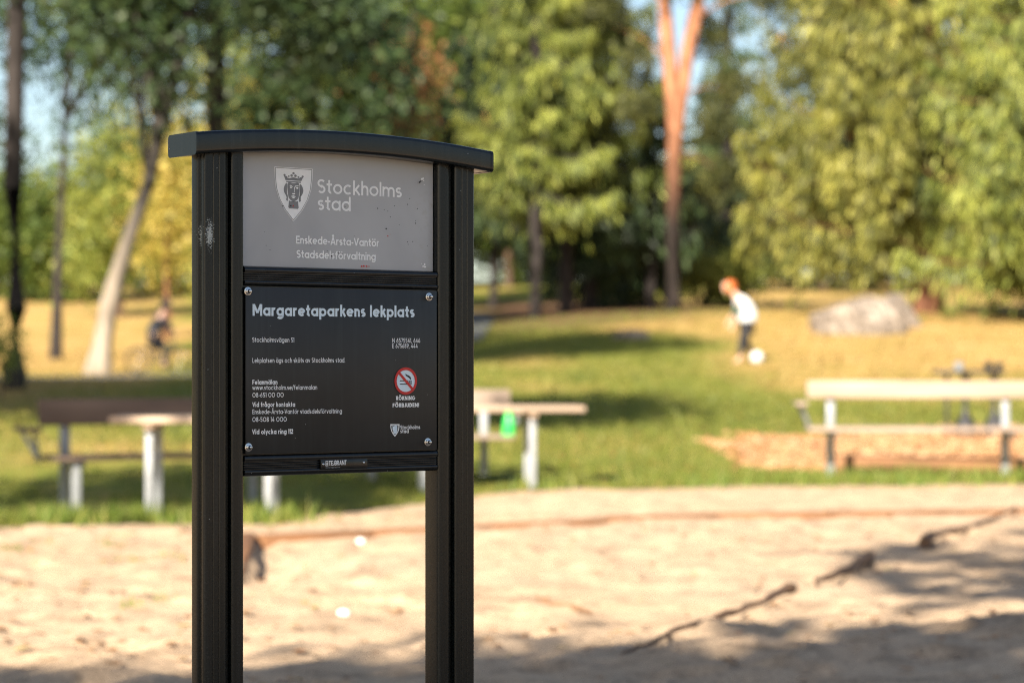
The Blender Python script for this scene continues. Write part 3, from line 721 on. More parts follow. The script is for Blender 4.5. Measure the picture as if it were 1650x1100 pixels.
# wood-chip bed
def inpoly(x, y): 
    pxx = CX+F*x/y
    return (y > 22.15) & (y < 26.8-.9*np.sin(pxx*.011)) & (pxx > 1080+190*fbm(x*2.1, y*1.3, 3))
nchip = 9000; cx_ = rng.uniform(1.4, 7.5, nchip*2); cy_ = rng.uniform(22.1, 27.6, nchip*2); k_ = inpoly(cx_, cy_) & (rng.random(nchip*2) < np.clip((CX+F*cx_/cy_-1080-190*fbm(cx_*2.1, cy_*1.3, 3))/90, .12, 1)); cx_ = cx_[k_][:nchip]; cy_ = cy_[k_][:nchip]; n_ = len(cx_)
def boxes(name, cx, cy, cz, sx, sy, sz_, mat, tilt=.5, parent=None):
    n = len(cx); base = np.array([[-1, -1, -1], [1, -1, -1], [1, 1, -1], [-1, 1, -1], [-1, -1, 1], [1, -1, 1], [1, 1, 1], [-1, 1, 1]])*.5
    V = base[None]*np.stack([sx, sy, sz_], 1)[:, None]
    yaw = rng.uniform(0, 6.28, n); ti = rng.normal(0, tilt, n)
    c, s = np.cos(ti)[:, None], np.sin(ti)[:, None]; Vx = V[..., 0]*c+V[..., 2]*s; Vz = -V[..., 0]*s+V[..., 2]*c; Vy = V[..., 1]
    c, s = np.cos(yaw)[:, None], np.sin(yaw)[:, None]; X_ = Vx*c-Vy*s; Y_ = Vx*s+Vy*c
    W_ = np.stack([X_+cx[:, None], Y_+cy[:, None], Vz+cz[:, None]], 2).reshape(-1, 3)
    f = np.array([[0, 3, 2, 1], [4, 5, 6, 7], [0, 1, 5, 4], [1, 2, 6, 5], [2, 3, 7, 6], [3, 0, 4, 7]])
    Fc = (f[None]+8*np.arange(n)[:, None, None]).reshape(-1, 4)
    return link(name, raw_mesh(name, W_, Fc, np.repeat(rng.random(n), 6)), mat, parent)
M_CHIP = leafmat('wood_chips', [(0, (.22, .10, .04)), (.5, (.40, .21, .09)), (1, (.58, .37, .21))], .0, .9)
ch = boxes('wood_chips', cx_, cy_, zsurf(cx_, cy_)+.012, rng.uniform(.05, .13, n_), rng.uniform(.03, .06, n_), rng.uniform(.008, .02, n_), M_CHIP, .3)
tag(ch, 'pale wood chips spread in the bed behind the right bench', 'wood chips', kind='stuff')

# ------------------------------------------------------------------ leaves, grass, litter scattered on the ground
def blades(name, X, Y, Zb, hgt, wid, mat, lean=.35, var=None):
    n = len(X); yaw = rng.uniform(0, 6.28, n); l1 = rng.normal(0, lean, (n, 2))*hgt[:, None]
    dx, dy = np.cos(yaw)*wid/2, np.sin(yaw)*wid/2
    A = np.stack([X-dx, Y-dy, Zb-.01], 1); B = np.stack([X+dx, Y+dy, Zb-.01], 1); Tp = np.stack([X+l1[:, 0], Y+l1[:, 1], Zb+hgt], 1)
    V = np.stack([A, B, Tp], 1).reshape(-1, 3); Fc = np.arange(3*n).reshape(n, 3)
    return link(name, raw_mesh(name, V, Fc, rng.random(n) if var is None else var), mat)
M_GRASS = leafmat('grass_blades', [(0, (.07, .10, .014)), (.55, (.165, .20, .028)), (.85, (.28, .27, .055)), (1, (.40, .31, .10))], .35)
n_ = 70000; gx_ = rng.uniform(-6, 7, n_); gy_ = np.interp(gx_, BX, BY)+np.abs(rng.normal(0, 1, n_))**1.3*3.2-.10
cl = fbm(gx_*2.2, gy_*1.6, 3); keep = (rng.random(n_) < np.clip((cl-.28)*3.4, .06, 1)) & ~inpoly(gx_, gy_); gx_, gy_ = gx_[keep], gy_[keep]; cl = cl[keep]
hh = rng.uniform(.03, .085, len(gx_))*np.clip(.55+(cl-.35)*3, .5, 1.7)
go = blades('lawn_grass', gx_, gy_, zsurf(gx_, gy_), hh, rng.uniform(.008, .018, len(gx_)), M_GRASS); tag(go, 'short green grass of the lawn edge round tables and benches', 'grass', kind='stuff')
# far lawn: broad dry tussock blades
M_DRYG = leafmat('dry_grass', [(0, (.085, .115, .018)), (.35, (.19, .20, .035)), (.7, (.36, .26, .08)), (1, (.50, .32, .13))], .3)
n_ = 50000; gy2 = rng.uniform(24, 58, n_); px2 = rng.uniform(-60, 1720, n_); gx2 = (px2-CX)/F*gy2; keep = ~inpoly(gx2, gy2); gx2, gy2 = gx2[keep], gy2[keep]
go = blades('lawn_grass', gx2, gy2, zg(gx2, gy2), rng.uniform(.03, .08, len(gx2)), rng.uniform(.02, .05, len(gx2)), M_DRYG, .8, np.clip(.62*dryness(gx2, gy2)+.38*rng.random(len(gx2)), 0, 1)); tag(go, 'sun-bleached thin grass on the rise towards the trees', 'grass', kind='stuff')
# tall tufts where bench and table legs meet the sand
tx, ty = [], []
for cx0, cy0, m_, sp_ in ((-3.3, 17.3, 320, .25), (-2.62, 17.3, 260, .16), (-1.7, 17.2, 220, .14), (-2.95, 17.2, 220, .2), (-2.2, 17.6, 200, .4), (2.9, 20.65, 240, .25), (3.5, 20.7, 300, .3), (4.3, 20.75, 260, .3), (2.45, 20.6, 160, .15), (.25, 20.2, 120, .15), (1.6, 20.5, 160, .4)):
    tx.append(rng.normal(cx0, sp_, m_)); ty.append(rng.normal(cy0, sp_*.5, m_))
tx = np.concatenate(tx); ty = np.concatenate(ty)
M_TUFT = leafmat('tuft_blades', [(0, (.10, .17, .025)), (.6, (.20, .27, .045)), (1, (.38, .36, .10))], .4)
go = blades('grass_tufts', tx, ty, zsurf(tx, ty), rng.uniform(.06, .19, len(tx)), rng.uniform(.010, .022, len(tx)), M_TUFT, .35); tag(go, 'ragged light green tufts along the edge of the sand', 'grass', kind='stuff')
# fallen leaves
def leaves_on_ground(name, X, Y, size, mat, label):
    n = len(X); Zb = zsurf(X, Y)+.012; yaw = rng.uniform(0, 6.28, n); base = np.array([[-1, 0], [0, -.55], [1, 0], [0, .55]])
    c, s = np.cos(yaw)[:, None], np.sin(yaw)[:, None]; bx, by = base[:, 0][None]*size[:, None], base[:, 1][None]*size[:, None]
    V = np.stack([bx*c-by*s+X[:, None], bx*s+by*c+Y[:, None], Zb[:, None]+rng.uniform(0, .35, (n, 4))*size[:, None]], 2).reshape(-1, 3)
    o = link(name, raw_mesh(name, V, np.arange(4*n).reshape(n, 4), rng.random(n)), mat); return tag(o, label, 'leaves', kind='stuff')
M_DEAD = leafmat('fallen_leaf', [(0, (.10, .05, .02)), (.45, (.30, .14, .05)), (.8, (.45, .22, .06)), (1, (.30, .28, .06))], .2)
n_ = 5200; lx = rng.uniform(-4.2, 4.6, n_); ly = 7+11*rng.random(n_)**.8
kk_ = rng.random(n_) < np.where((ly < 10.2), .55, .16)+.5*np.exp(-((lx+2)/1.0)**2)*.35; lx, ly = lx[kk_], ly[kk_]
leaves_on_ground('fallen_leaves', lx, ly, rng.uniform(.014, .042, len(lx)), M_DEAD, 'brown and orange fallen leaves strewn over the sand')
ly = rng.uniform(20.5, 52, 2600); lx = (rng.uniform(-40, 1700, 2600)-CX)/F*ly; kk_ = ly > np.interp(lx, BX, BY)+.3; lx, ly = lx[kk_], ly[kk_]
leaves_on_ground('lawn_leaves', lx, ly, rng.uniform(.025, .065, len(lx)), M_DEAD, 'brown fallen leaves scattered over the lawn')
tx = np.concatenate([rng.normal(a_, .05, 26) for a_ in rng.uniform(-3.6, -1.3, 16)]); ty = np.concatenate([rng.normal(a_, .05, 26) for a_ in rng.uniform(9.5, 16, 16)])
go = blades('sand_sprigs', tx, ty, zsurf(tx, ty), rng.uniform(.02, .06, len(tx)), rng.uniform(.006, .012, len(tx)), M_TUFT, .6); tag(go, 'small green sprigs growing through the sand on the left', 'grass', kind='stuff')
# a pale stone, an orange leaf and a stick on the sand
def rock(name, label, loc, size, mat, seed=1, amp=.25, sub=3, rz=0, cat='stone', cut=None):
    bm = bmesh.new(); bmesh.ops.create_icosphere(bm, subdivisions=sub, radius=1); rnd = np.random.default_rng(seed); dirs = rnd.normal(size=(16, 3)); dirs /= np.linalg.norm(dirs, axis=1)[:, None]; offs = rnd.uniform(.72, .98, 16)
    for v in bm.verts:
        d = np.array(v.co); r = 1.0
        for q, o in zip(dirs, offs):
            dt = d@q
            if dt > 1e-3: r = min(r, o/dt*(1.0))
        r = r*(1-amp*.3)+(amp*.3)*(1+.4*math.sin(d[0]*5+seed)*math.sin(d[1]*4)*math.cos(d[2]*6))
        v.co = Vector((d[0]*r*size[0], d[1]*r*size[1], d[2]*r*size[2]))
    o = from_bm(name, bm, mat, None, 35); o.location = loc; o.rotation_euler = (0, 0, rz); return tag(o, label, cat)
M_WHITE = simple('white_stone', (.80, .79, .77), .7, .05, 40)
p = Vector((-.735, 10.54, float(zsurf(-.735, 10.54)))); rock('pebble', 'small white oval pebble lying on the sand between the sign posts', p+Vector((0, 0, .012)), (.034, .026, .020), M_WHITE, 3, .1, 2)
p = Vector((-.92, 14.7, float(zsurf(-.92, 14.7)))); rock('pebble', 'tiny pale pebble on the sand near the far timber edge', p+Vector((0, 0, .012)), (.03, .03, .02), M_WHITE, 5, .1, 2)
sx, sy = -.05, 10.9
M_STICK = simple('stick_bark', (.22, .12, .06), .9, .4, 30)
stp = [at(866, 11.25), at(885, 11.0), at(915, 10.95), at(935, 10.75), at(952, 10.62)]
zm_ = max(float(zsurf(q_.x, q_.y)) for q_ in stp)
for q_ in stp: q_.z = .35*float(zsurf(q_.x, q_.y))+.65*zm_+.012
st_ = tube('stick', [tuple(q_) for q_ in stp], [.012, .014, .011, .012, .007], M_STICK, None, 8, .15); tag(st_, 'short crooked brown stick lying on the sand right of the sign', 'stick')

def lying(label, pix, rads):
    P_ = []
    for px_, py_ in pix:
        Y_ = F*H/(py_-CY); X_ = (px_-CX)/F*Y_; P_.append((X_, Y_))
    out, rr2 = [], []
    for k, ((a_, b_), (c_, d_)) in enumerate(zip(P_, P_[1:])):
        for j in range(5):
            f = j/5; X_ = a_+(c_-a_)*f+random.uniform(-.015, .015); Y_ = b_+(d_-b_)*f; r_ = .8*(rads[k]*(1-f)+rads[k+1]*f)*random.uniform(.8, 1.25); out.append((X_, Y_, float(zsurf(X_, Y_))+r_*.75)); rr2.append(r_)
    zz_ = [q_[2] for q_ in out]; out = [(q_[0], q_[1], .5*max(zz_[max(0, k-5):k+6])+.5*np.mean([max(zz_[max(0, j-4):j+5]) for j in range(max(0, k-4), min(len(zz_), k+5))])+.018) for k, q_ in enumerate(out)]
    o = tube('fallen_branch', out, rr2, M_BRANCH, None, 8, .12); return tag(o, label, 'branch', 'branches lying on the sand')
M_BRANCH = simple('branch_bark', (.10, .055, .03), .9, .4, 30)
lying('long thin crooked branch lying across the sand in the right foreground', [(1000, 1072), (1040, 1064), (1095, 1037), (1135, 1021), (1180, 1010), (1222, 996), (1268, 972), (1286, 966)], [.006, .010, .015, .017, .016, .017, .028, .022])
lying('thicker branch end on the sand above the long thin branch', [(1312, 968), (1340, 957), (1372, 938), (1404, 912)], [.012, .020, .028, .036])
lying('slender branch on the far sand near the right edge', [(1488, 892), (1498, 882), (1530, 870), (1552, 866), (1600, 848), (1645, 822)], [.040, .034, .026, .026, .018, .010])

# ------------------------------------------------------------------ rocks on the rise
def stone_mat(name, lo, hi):
    m, t, b = nm(name, .9, .2); n = noise(t, 2.2, 7, .65); n2 = noise(t, 9, 5, .7)
    c = ramp(t, n.outputs[0], [(.3, lo), (.7, hi)]).outputs[0]; d = ramp(t, n2.outputs[0], [(.38, .45), (.56, 1.05)]); c = mix(t, 1.0, c, d.outputs[0], 'MULTIPLY')
    t.links.new(c, b.inputs['Base Color']); bump(t, b, n2.outputs[0], .5, .05); return m
M_ROCK = stone_mat('granite', (.12, .095, .075), (.37, .31, .255))
def boulder(label, loc, half, cuts, mat, rz=0):
    bm = bmesh.new(); add_box(bm, Vector((0, 0, 0)), (half[0]*2, half[1]*2, half[2]*2))
    for n_, d_ in cuts:
        n_ = Vector(n_).normalized(); r_ = bmesh.ops.bisect_plane(bm, geom=bm.verts[:]+bm.edges[:]+bm.faces[:], plane_co=n_*d_, plane_no=n_, clear_outer=True)
        ed = [g for g in r_['geom_cut'] if isinstance(g, bmesh.types.BMEdge)]; bmesh.ops.contextual_create(bm, geom=ed)
    bmesh.ops.bevel(bm, geom=bm.edges[:], offset=.07, segments=3, profile=.6, affect='EDGES'); bmesh.ops.triangulate(bm, faces=bm.faces[:]); bmesh.ops.subdivide_edges(bm, edges=bm.edges[:], cuts=2, use_grid_fill=True)
    for v in bm.verts:
        c_ = v.co*3.1; v.co += v.co.normalized()*.035*(math.sin(c_.x*2+c_.z)*math.cos(c_.y*2.3)+math.sin(c_.z*4+c_.x*3)*.5)
    o = from_bm('boulder', bm, mat, None, 32); o.location = loc; o.rotation_euler = (0, 0, rz); return tag(o, label, 'boulder')
boulder('large pale granite boulder on the lawn before the big spruce', at(1384, 48, .13), (.88, .7, .58), [((-.36, 0, 1), .50), ((-1, -.25, .22), .84), ((.1, -.75, .6), .60), ((.75, -.2, .6), .72), ((.3, .2, 1), .57), ((-.2, -1, .15), .62), ((.5, -.9, .1), .78)], M_ROCK, R(4))
boulder('smaller boulder tucked behind the right end of the large one', at(1440, 49.3, .12), (.42, .5, .52), [((.8, -.2, .6), .42), ((-.5, 0, .9), .5), ((.3, -.8, .5), .46), ((.1, .1, 1), .54)], M_ROCK, R(20))
rock('rock_slab', 'flat pale rock flush with the grass left of the playing child', at(1020, 46.5, .02), (.42, .5, .13), M_ROCK, 21, .3, 3, 0, 'rock')

# ------------------------------------------------------------------ trees
def tree_mesh(name, P, D, Lr, Wd, var):
    """rhombic leaves: centre P, direction D, length, width"""
    n = len(P); D = D/np.maximum(np.linalg.norm(D, axis=1), 1e-6)[:, None]
    rnd = rng.normal(size=(n, 3)); S = np.cross(D, rnd); S /= np.maximum(np.linalg.norm(S, axis=1), 1e-6)[:, None]
    a_ = P-D*Lr[:, None]/2; b_ = P+D*Lr[:, None]/2; m_ = P-D*Lr[:, None]*.06
    V = np.stack([a_, m_+S*Wd[:, None]/2, b_, m_-S*Wd[:, None]/2], 1).reshape(-1, 3)
    return raw_mesh(name, V, np.arange(4*n).reshape(n, 4), np.clip(var, 0, 1))
def leafy(name, label, loc, ells, nclump, nleaf, lsize, mat, bark, trunk, limbs=6, group=None, clumpr=.55, droop=0.0, cat='tree', shell=.45):
    """ells: list of (cx,cy,cz,rx,ry,rz) crown lobes; trunk: list of (x,y,z,r)"""
    t = empty(name, loc); tag(t, label, cat, group)
    bm = bmesh.new(); add_tube(bm, [q_[:3] for q_ in trunk], [q_[3] for q_ in trunk], 10, .06)
    vol = np.array([e_[3]*e_[4]*e_[5] for e_ in ells]); vol = vol/vol.sum(); CP = []; 
    for e_, f_ in zip(ells, vol):
        m_ = max(3, int(nclump*f_)); d = rng.normal(size=(m_, 3)); d /= np.linalg.norm(d, axis=1)[:, None]; r = rng.random(m_)**shell
        r *= 1+.22*np.sin(d[:, 0]*4+e_[0]*7)*np.cos(d[:, 2]*5+e_[2])
        CP.append(d*r[:, None]*np.array(e_[3:])+np.array(e_[:3]))
    CP = np.concatenate(CP)
    top = [q_ for q_ in trunk if q_[2] > trunk[-1][2]*.35]
    idx = rng.choice(len(CP), min(limbs*2, len(CP)), replace=False)
    for j in idx:
        q_ = top[rng.integers(len(top))]; s = Vector(q_[:3]); g = Vector(CP[j])
        if g.z < s.z-.5 and not droop: g.z = s.z+.3
        mid = s.lerp(g, .5)+Vector((0, 0, .12*(g-s).length)); r0 = q_[3]*.5
        add_tube(bm, [s, s.lerp(mid, .6), mid, g], [r0, r0*.75, r0*.5, r0*.15], 6, .05)
    from_bm('trunk', bm, bark, t, 60)
    per = nleaf//len(CP); n = per*len(CP); ci = np.repeat(np.arange(len(CP)), per)
    off = rng.normal(0, 1, (n, 3))*clumpr*np.array([1, 1, .75]); P = CP[ci]+off
    D = rng.normal(0, 1, (n, 3)); D[:, 2] -= droop*2
    if droop: P[:, 2] -= np.abs(rng.normal(0, droop, n))
    var = .5+rng.normal(0, .16, len(CP))[ci]+rng.normal(0, .2, n)
    L_ = lsize*rng.uniform(.7, 1.4, n); me = tree_mesh('crown', P, D, L_, L_*rng.uniform(.5, .85, n), var); link('crown', me, mat, t); return t
def spruce(name, label, loc, h, base, rad, mat, bark, nb=11, step=.42, dens=26, r0=.2, spray=.42, top=None, group=None, cones=0, cat='tree', hang=1.0, sweep=-.18, curtain=1.0):
    t = empty(name, loc); tag(t, label, cat, group); bm = bmesh.new()
    add_tube(bm, [(0, 0, -.3), (.02, 0, h*.15), (0, .03, h*.5), (0, 0, h)], [r0*1.25, r0, r0*.6, .02], 12, .05)
    P, D, L_, Vr = [], [], [], []; z = base; CT = []
    while z < (top or h)-.3:
        f = (h-z)/(h-base); Lb = rad*min(1, f**.75)*1.0
        for k in range(nb):
            az = rng.uniform(0, 6.283); l = Lb*rng.uniform(.62, 1.12); m_ = max(4, int(dens*l/1.5)); s = np.sort(rng.random(m_))**.8
            out = np.array([math.cos(az), math.sin(az), 0]); zz = z+rng.uniform(-.25, .25)
            path = out[None]*(s*l)[:, None]; path[:, 2] = zz+sweep*l*s+.20*l*s**3-.12*l*np.sin(s*3.1)
            side = np.array([-math.sin(az), math.cos(az), 0]); sp_ = (rng.random(m_)-.5)*2*(.20+.30*(1-s))*min(1.2, l*.4)
            P0 = path+side[None]*sp_[:, None]; P0[:, 2] -= np.abs(rng.normal(0, .30, m_))*curtain*min(1.3, .3+l*.35)*np.abs(np.sin(s*9+az*3))
            for rep in range(3):
                hl = spray*rng.uniform(.45, 1.3, m_); d = out[None]*.55+side[None]*np.sign(sp_)[:, None]*.45+rng.normal(0, .25, (m_, 3)); d[:, 2] -= hang*rng.uniform(.6, 2.4, m_)
                dn = d/np.linalg.norm(d, axis=1)[:, None]; P.append(P0+dn*hl[:, None]*.45+rng.normal(0, .05, (m_, 3))); D.append(d); L_.append(hl); Vr.append(.48+rng.normal(0, .26)+.12*(s-.5)+rng.normal(0, .2, m_))  # wide tone spread per bough imitates shaded gaps in the crown
            if l > 1.0: add_tube(bm, [(0, 0, zz)]+[tuple(path[int(q_*(m_-1))]) for q_ in (.35, .7, 1)], [.035, .024, .014, .005], 4)
            if cones and rng.random() < cones: CT.append(path[int(.85*(m_-1))]+np.array([0, 0, -.1]))
        z += step*rng.uniform(.8, 1.2)
    from_bm('trunk', bm, bark, t, 60)
    P, D, L_, Vr = map(np.concatenate, (P, D, L_, Vr)); link('crown', tree_mesh('crown', P, D, L_, L_*rng.uniform(.13, .26, len(L_)), Vr), mat, t)
    if CT:
        CT = np.array(CT); CT = np.repeat(CT, 5, 0)+rng.normal(0, .10, (len(CT)*5, 3)); n = len(CT)
        co = link('cones', tree_mesh('cones', CT, np.tile([0, 0, -1.0], (n, 1))+rng.normal(0, .2, (n, 3)), rng.uniform(.12, .2, n), rng.uniform(.05, .09, n), rng.random(n)), M_CONE, t); co['kind'] = 'stuff'
    return t
def G(*c): return [(0, c[0]), (.5, c[1]), (1, c[2])]
M_CONE = leafmat('cones', G((.30, .12, .03), (.5, .22, .06), (.6, .32, .12)), .1)
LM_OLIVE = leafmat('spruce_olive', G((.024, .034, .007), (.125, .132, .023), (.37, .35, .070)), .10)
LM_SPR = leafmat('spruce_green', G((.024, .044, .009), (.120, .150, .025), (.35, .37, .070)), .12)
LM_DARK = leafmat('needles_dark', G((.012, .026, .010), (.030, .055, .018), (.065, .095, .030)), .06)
LM_TEAL = leafmat('leaf_bluegreen', G((.018, .040, .020), (.045, .085, .035), (.10, .15, .05)), .35)
LM_MID = leafmat('leaf_green', G((.03, .055, .012), (.085, .13, .022), (.19, .23, .045)), .4)
LM_LIME = leafmat('leaf_lime', G((.12, .16, .03), (.26, .30, .06), (.45, .45, .12)), .45)
LM_YEL = leafmat('leaf_yellow', G((.17, .20, .04), (.50, .40, .08), (.75, .60, .20)), .45)
LM_RUST = leafmat('leaf_rust', G((.12, .055, .025), (.30, .13, .05), (.42, .24, .09)), .4)
LM_PINE = leafmat('pine_needles', G((.025, .035, .012), (.075, .085, .025), (.16, .16, .05)), .25)
BK_DARK = barkmat('bark_dark', (.018, .015, .014), (.05, .042, .04))
BK_BROWN = barkmat('bark_brown', (.05, .032, .022), (.14, .09, .06))
BK_PALE = barkmat('bark_pale', (.16, .13, .10), (.42, .36, .28), scale=5)
BK_LEAN = barkmat('bark_leaning_shaded_top', (.16, .13, .10), (.40, .34, .27), (.055, .048, .042), 2.2, 4.2, 5)  # upper bark darkened to paint in the crown's shade
BK_RED = barkmat('bark_spruce', (.07, .03, .02), (.24, .11, .06))

# dark trunk at the left edge
leafy('linden_tree', 'tall dark trunk at the left edge of the picture', at(24, 36), [(0, 0, 9.8, 2.6, 2.6, 2.8), (-.4, .3, 7.2, 1.7, 1.6, 1.1)], 84, 6800, .18, LM_TEAL, BK_DARK,
      [(0, 0, -.3, .30), (0, 0, .25, .19), (.02, 0, 1.2, .155), (-.02, 0, 3, .145), (.03, 0, 6, .13), (0, 0, 9, .09), (0, 0, 12, .03)], 8)
# leaning tree with the pale lower trunk
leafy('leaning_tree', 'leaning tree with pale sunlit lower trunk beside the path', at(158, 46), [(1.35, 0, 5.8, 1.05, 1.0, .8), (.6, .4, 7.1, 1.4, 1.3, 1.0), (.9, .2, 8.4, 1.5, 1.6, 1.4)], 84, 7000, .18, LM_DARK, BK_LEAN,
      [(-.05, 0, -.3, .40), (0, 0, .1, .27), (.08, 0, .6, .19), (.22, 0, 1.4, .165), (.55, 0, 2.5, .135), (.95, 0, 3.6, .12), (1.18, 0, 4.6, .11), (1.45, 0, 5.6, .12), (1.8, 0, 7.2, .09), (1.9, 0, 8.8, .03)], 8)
# hanging birch foliage at the upper left
leafy('weeping_birch', 'weeping birch with blue-green hanging twigs at the upper left', at(105, 52), [(-.2, 0, 7.6, 2.3, 1.6, 1.5), (1.0, .2, 9.2, 2.8, 2, 1.6), (-1.4, 0, 5.6, .5, .8, 1.6), (.35, 0, 4.9, .45, .8, 1.5), (1.2, 0, 6.4, .6, .8, .8)], 62, 7600, .16, LM_TEAL, BK_DARK,
      [(-.2, 0, -.3, .16), (-.15, 0, 2, .08), (0, 0, 5, .07), (.2, 0, 8, .05), (.3, 0, 10.5, .02)], 8, None, .42, .35)
# dark-stemmed pine rising behind the sign
leafy('pine_tree', 'dark straight pine trunk rising directly behind the left end of the sign cap', at(346, 50), [(1.1, 0, 8.2, 2.4, 1.9, 1.1), (2.2, .2, 6.5, 1.3, 1.0, .8), (-.6, 0, 9.6, 2.2, 2.0, 1.2), (0, 0, 11.5, 2.2, 2.2, 1.6)], 90, 8500, .2, LM_DARK, BK_DARK,
      [(0, 0, -.3, .30), (0, 0, .4, .25), (0, 0, 3, .235), (.02, 0, 6, .22), (0, 0, 9, .18), (0, 0, 13, .04)], 9, None, .45)
# yellow maple
leafy('maple_tree', 'small yellow autumn maple left of the sign', at(268, 63), [(.1, 0, 3.6, .95, .9, 1.9), (.55, 0, 5.0, .8, .8, 1.1), (-.1, .2, 2.3, .8, .8, .8)], 46, 2700, .16, LM_YEL, BK_RED,
      [(0, 0, -.3, .13), (.02, 0, .6, .10), (.0, 0, 2, .08), (.1, 0, 4, .05), (.1, 0, 6, .02)], 7)
leafy('maple_tree', 'orange-yellow maple half hidden behind the left post of the sign', at(365, 68), [(0, 0, 4.0, 1.2, 1.1, 2.2), (.2, 0, 6.0, 1.0, 1.0, 1.0)], 46, 3000, .18, LM_YEL, BK_RED,
      [(0, 0, -.3, .15), (0, 0, 1, .11), (0, 0, 3, .08), (0, 0, 6.5, .03)], 6)
leafy('lime_green_tree', 'pale lime-green tree behind the leaning trunk', at(192, 74), [(0, 0, 3.4, 1.3, 1.2, 2.2), (.2, 0, 5.0, .8, .8, 1.1), (-.7, 0, 2.0, 1.0, 1.0, 1.1)], 90, 6500, .19, LM_LIME, BK_BROWN,
      [(0, 0, -.3, .15), (0, 0, 1.5, .11), (0, 0, 4, .07), (0, 0, 7, .02)], 7)
# low sapling by the trunk at the far left
leafy('sapling', 'leafy light green sapling at the foot of the far left trunk', at(2, 34), [(0, 0, .75, .26, .26, .36)], 16, 420, .075, LM_LIME, BK_BROWN,
      [(0, 0, -.1, .018), (.01, 0, .4, .012), (0, 0, .95, .004)], 4, None, .12, 0, 'sapling')
# red-barked pine with a forked top
pt = at(1085, 58); pine = empty('forked_pine', pt); tag(pine, 'tall orange-barked pine with forked upper trunk above the lawn', 'tree')
BK_PINE = barkmat('bark_pine_shaded_foot', (.010, .008, .007), (.032, .024, .021), (.46, .205, .11), 2.9, 6.4, 7)  # near-black foot paints in the spruces' shade; orange above is the bark's own
kx = 58/F
bm = bmesh.new()
add_tube(bm, [(0, 0, -.3), (-.02, 0, .2), (0, 0, 1.6), (.0, 0, 3.0), (.03, 0, 4.0), (.06, 0, 4.45)], [.28, .19, .165, .16, .18, .18], 12, .05)
add_tube(bm, [(.02, 0, 4.2), (-.03, 0, 5.2), (-.10, 0, 6.0), (-.2, 0, 7.3), (-.28, 0, 9.5), (-.3, 0, 12)], [.15, .17, .18, .165, .13, .04], 12, .05)
add_tube(bm, [(.09, 0, 4.2), (.20, .02, 5.2), (.34, .05, 6.2), (.58, .05, 7.3), (.8, 0, 9.0), (.9, 0, 11.5)], [.14, .175, .175, .165, .12, .04], 12, .05)
for s_, g_ in (((-.1, 0, 6), (-1.5, .2, 6.9)), ((.5, 0, 7), (2.0, 0, 7.6)), ((.2, 0, 5.2), (1.4, .2, 5.3)), ((-.2, 0, 7.4), (-1.8, 0, 8.2)), ((.75, 0, 8.5), (2.4, 0, 9.4)), ((-.28, 0, 9), (-1.6, 0, 10)), ((.03, 0, 3.8), (1.2, .2, 3.3))):
    s_ = Vector(s_); g_ = Vector(g_); add_tube(bm, [s_, s_.lerp(g_, .5)+Vector((0, 0, .15)), g_], [.032, .024, .008], 6, .05)
from_bm('trunk', bm, BK_PINE, pine, 60)
def clumps(ells, nclump, nleaf, lsize, clumpr):
    CP = np.concatenate([rng.normal(0, .5, (nclump, 3))*np.array(e_[3:])+np.array(e_[:3]) for e_ in ells]); per = nleaf//nclump
    ci = np.repeat(np.arange(len(CP)), per); n = len(ci); P = CP[ci]+rng.normal(0, clumpr, (n, 3)); L_ = lsize*rng.uniform(.7, 1.4, n)
    return tree_mesh('crown', P, rng.normal(size=(n, 3)), L_, L_*.4, .5+rng.normal(0, .15, len(CP))[ci]+rng.normal(0, .2, n))
link('crown', clumps([(-.9, .4, 6.3, .5, .5, .45), (1.0, .5, 6.6, .5, .5, .5), (.9, -.3, 4.4, .4, .4, .35), (-.7, .2, 4.9, .4, .4, .3), (.1, -.35, 7.9, .5, .3, .3), (-1.6, 0, 7.2, .6, .6, .4), (2.1, 0, 7.7, .7, .6, .45), (1.5, .2, 5.4, .55, .5, .35), (-1.8, 0, 8.5, 1, .8, .6), (2.4, 0, 9.5, 1, 1, .7), (-1.5, 0, 10.3, 1.4, 1.2, .9), (1, 0, 11.5, 1.8, 1.5, 1.2), (1.3, .2, 3.3, .5, .5, .3)], 14, 900, .15, .2), LM_PINE, pine)
# spruces
spruce('spruce_tree', 'broad yellow-green spruce on the right with cones, above the boulder', at(1496, 55), 17, 2.6, 4.4, LM_OLIVE, BK_RED, 7, .50, 135, .34, .27, 10.5, None, .22, 'tree', 1.25, -.20, 1.9)
spruce('spruce_tree', 'bright spruce at the right edge of the picture', at(1690, 51), 15, 1.9, 3.4, LM_SPR, BK_RED, 7, .50, 120, .24, .26, 9.5, None, 0, 'tree', 1.25, -.20, 1.7)
spruce('spruce_tree', 'yellow-green spruce left of the forked pine', at(912, 60), 16, 3.7, 2.9, LM_SPR, BK_DARK, 7, .52, 112, .18, .27, 10.5, None, .04, 'tree', 1.3, -.22, 1.8)
spruce('spruce_tree', 'slender spruce with thin dark trunk near the right edge of the sign cap', at(862, 58), 13, 3.0, 1.9, LM_SPR, BK_DARK, 7, .52, 90, .14, .25, 10)
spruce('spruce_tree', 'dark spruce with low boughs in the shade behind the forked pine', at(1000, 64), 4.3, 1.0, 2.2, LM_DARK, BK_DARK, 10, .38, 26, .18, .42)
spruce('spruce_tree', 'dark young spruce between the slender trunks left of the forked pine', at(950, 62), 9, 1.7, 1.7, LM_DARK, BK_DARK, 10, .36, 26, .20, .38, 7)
spruce('spruce_tree', 'thin-stemmed dark spruce just left of the pine foot', at(1048, 61), 8, 2.0, 1.5, LM_DARK, BK_DARK, 9, .40, 22, .13, .36, 6.5)
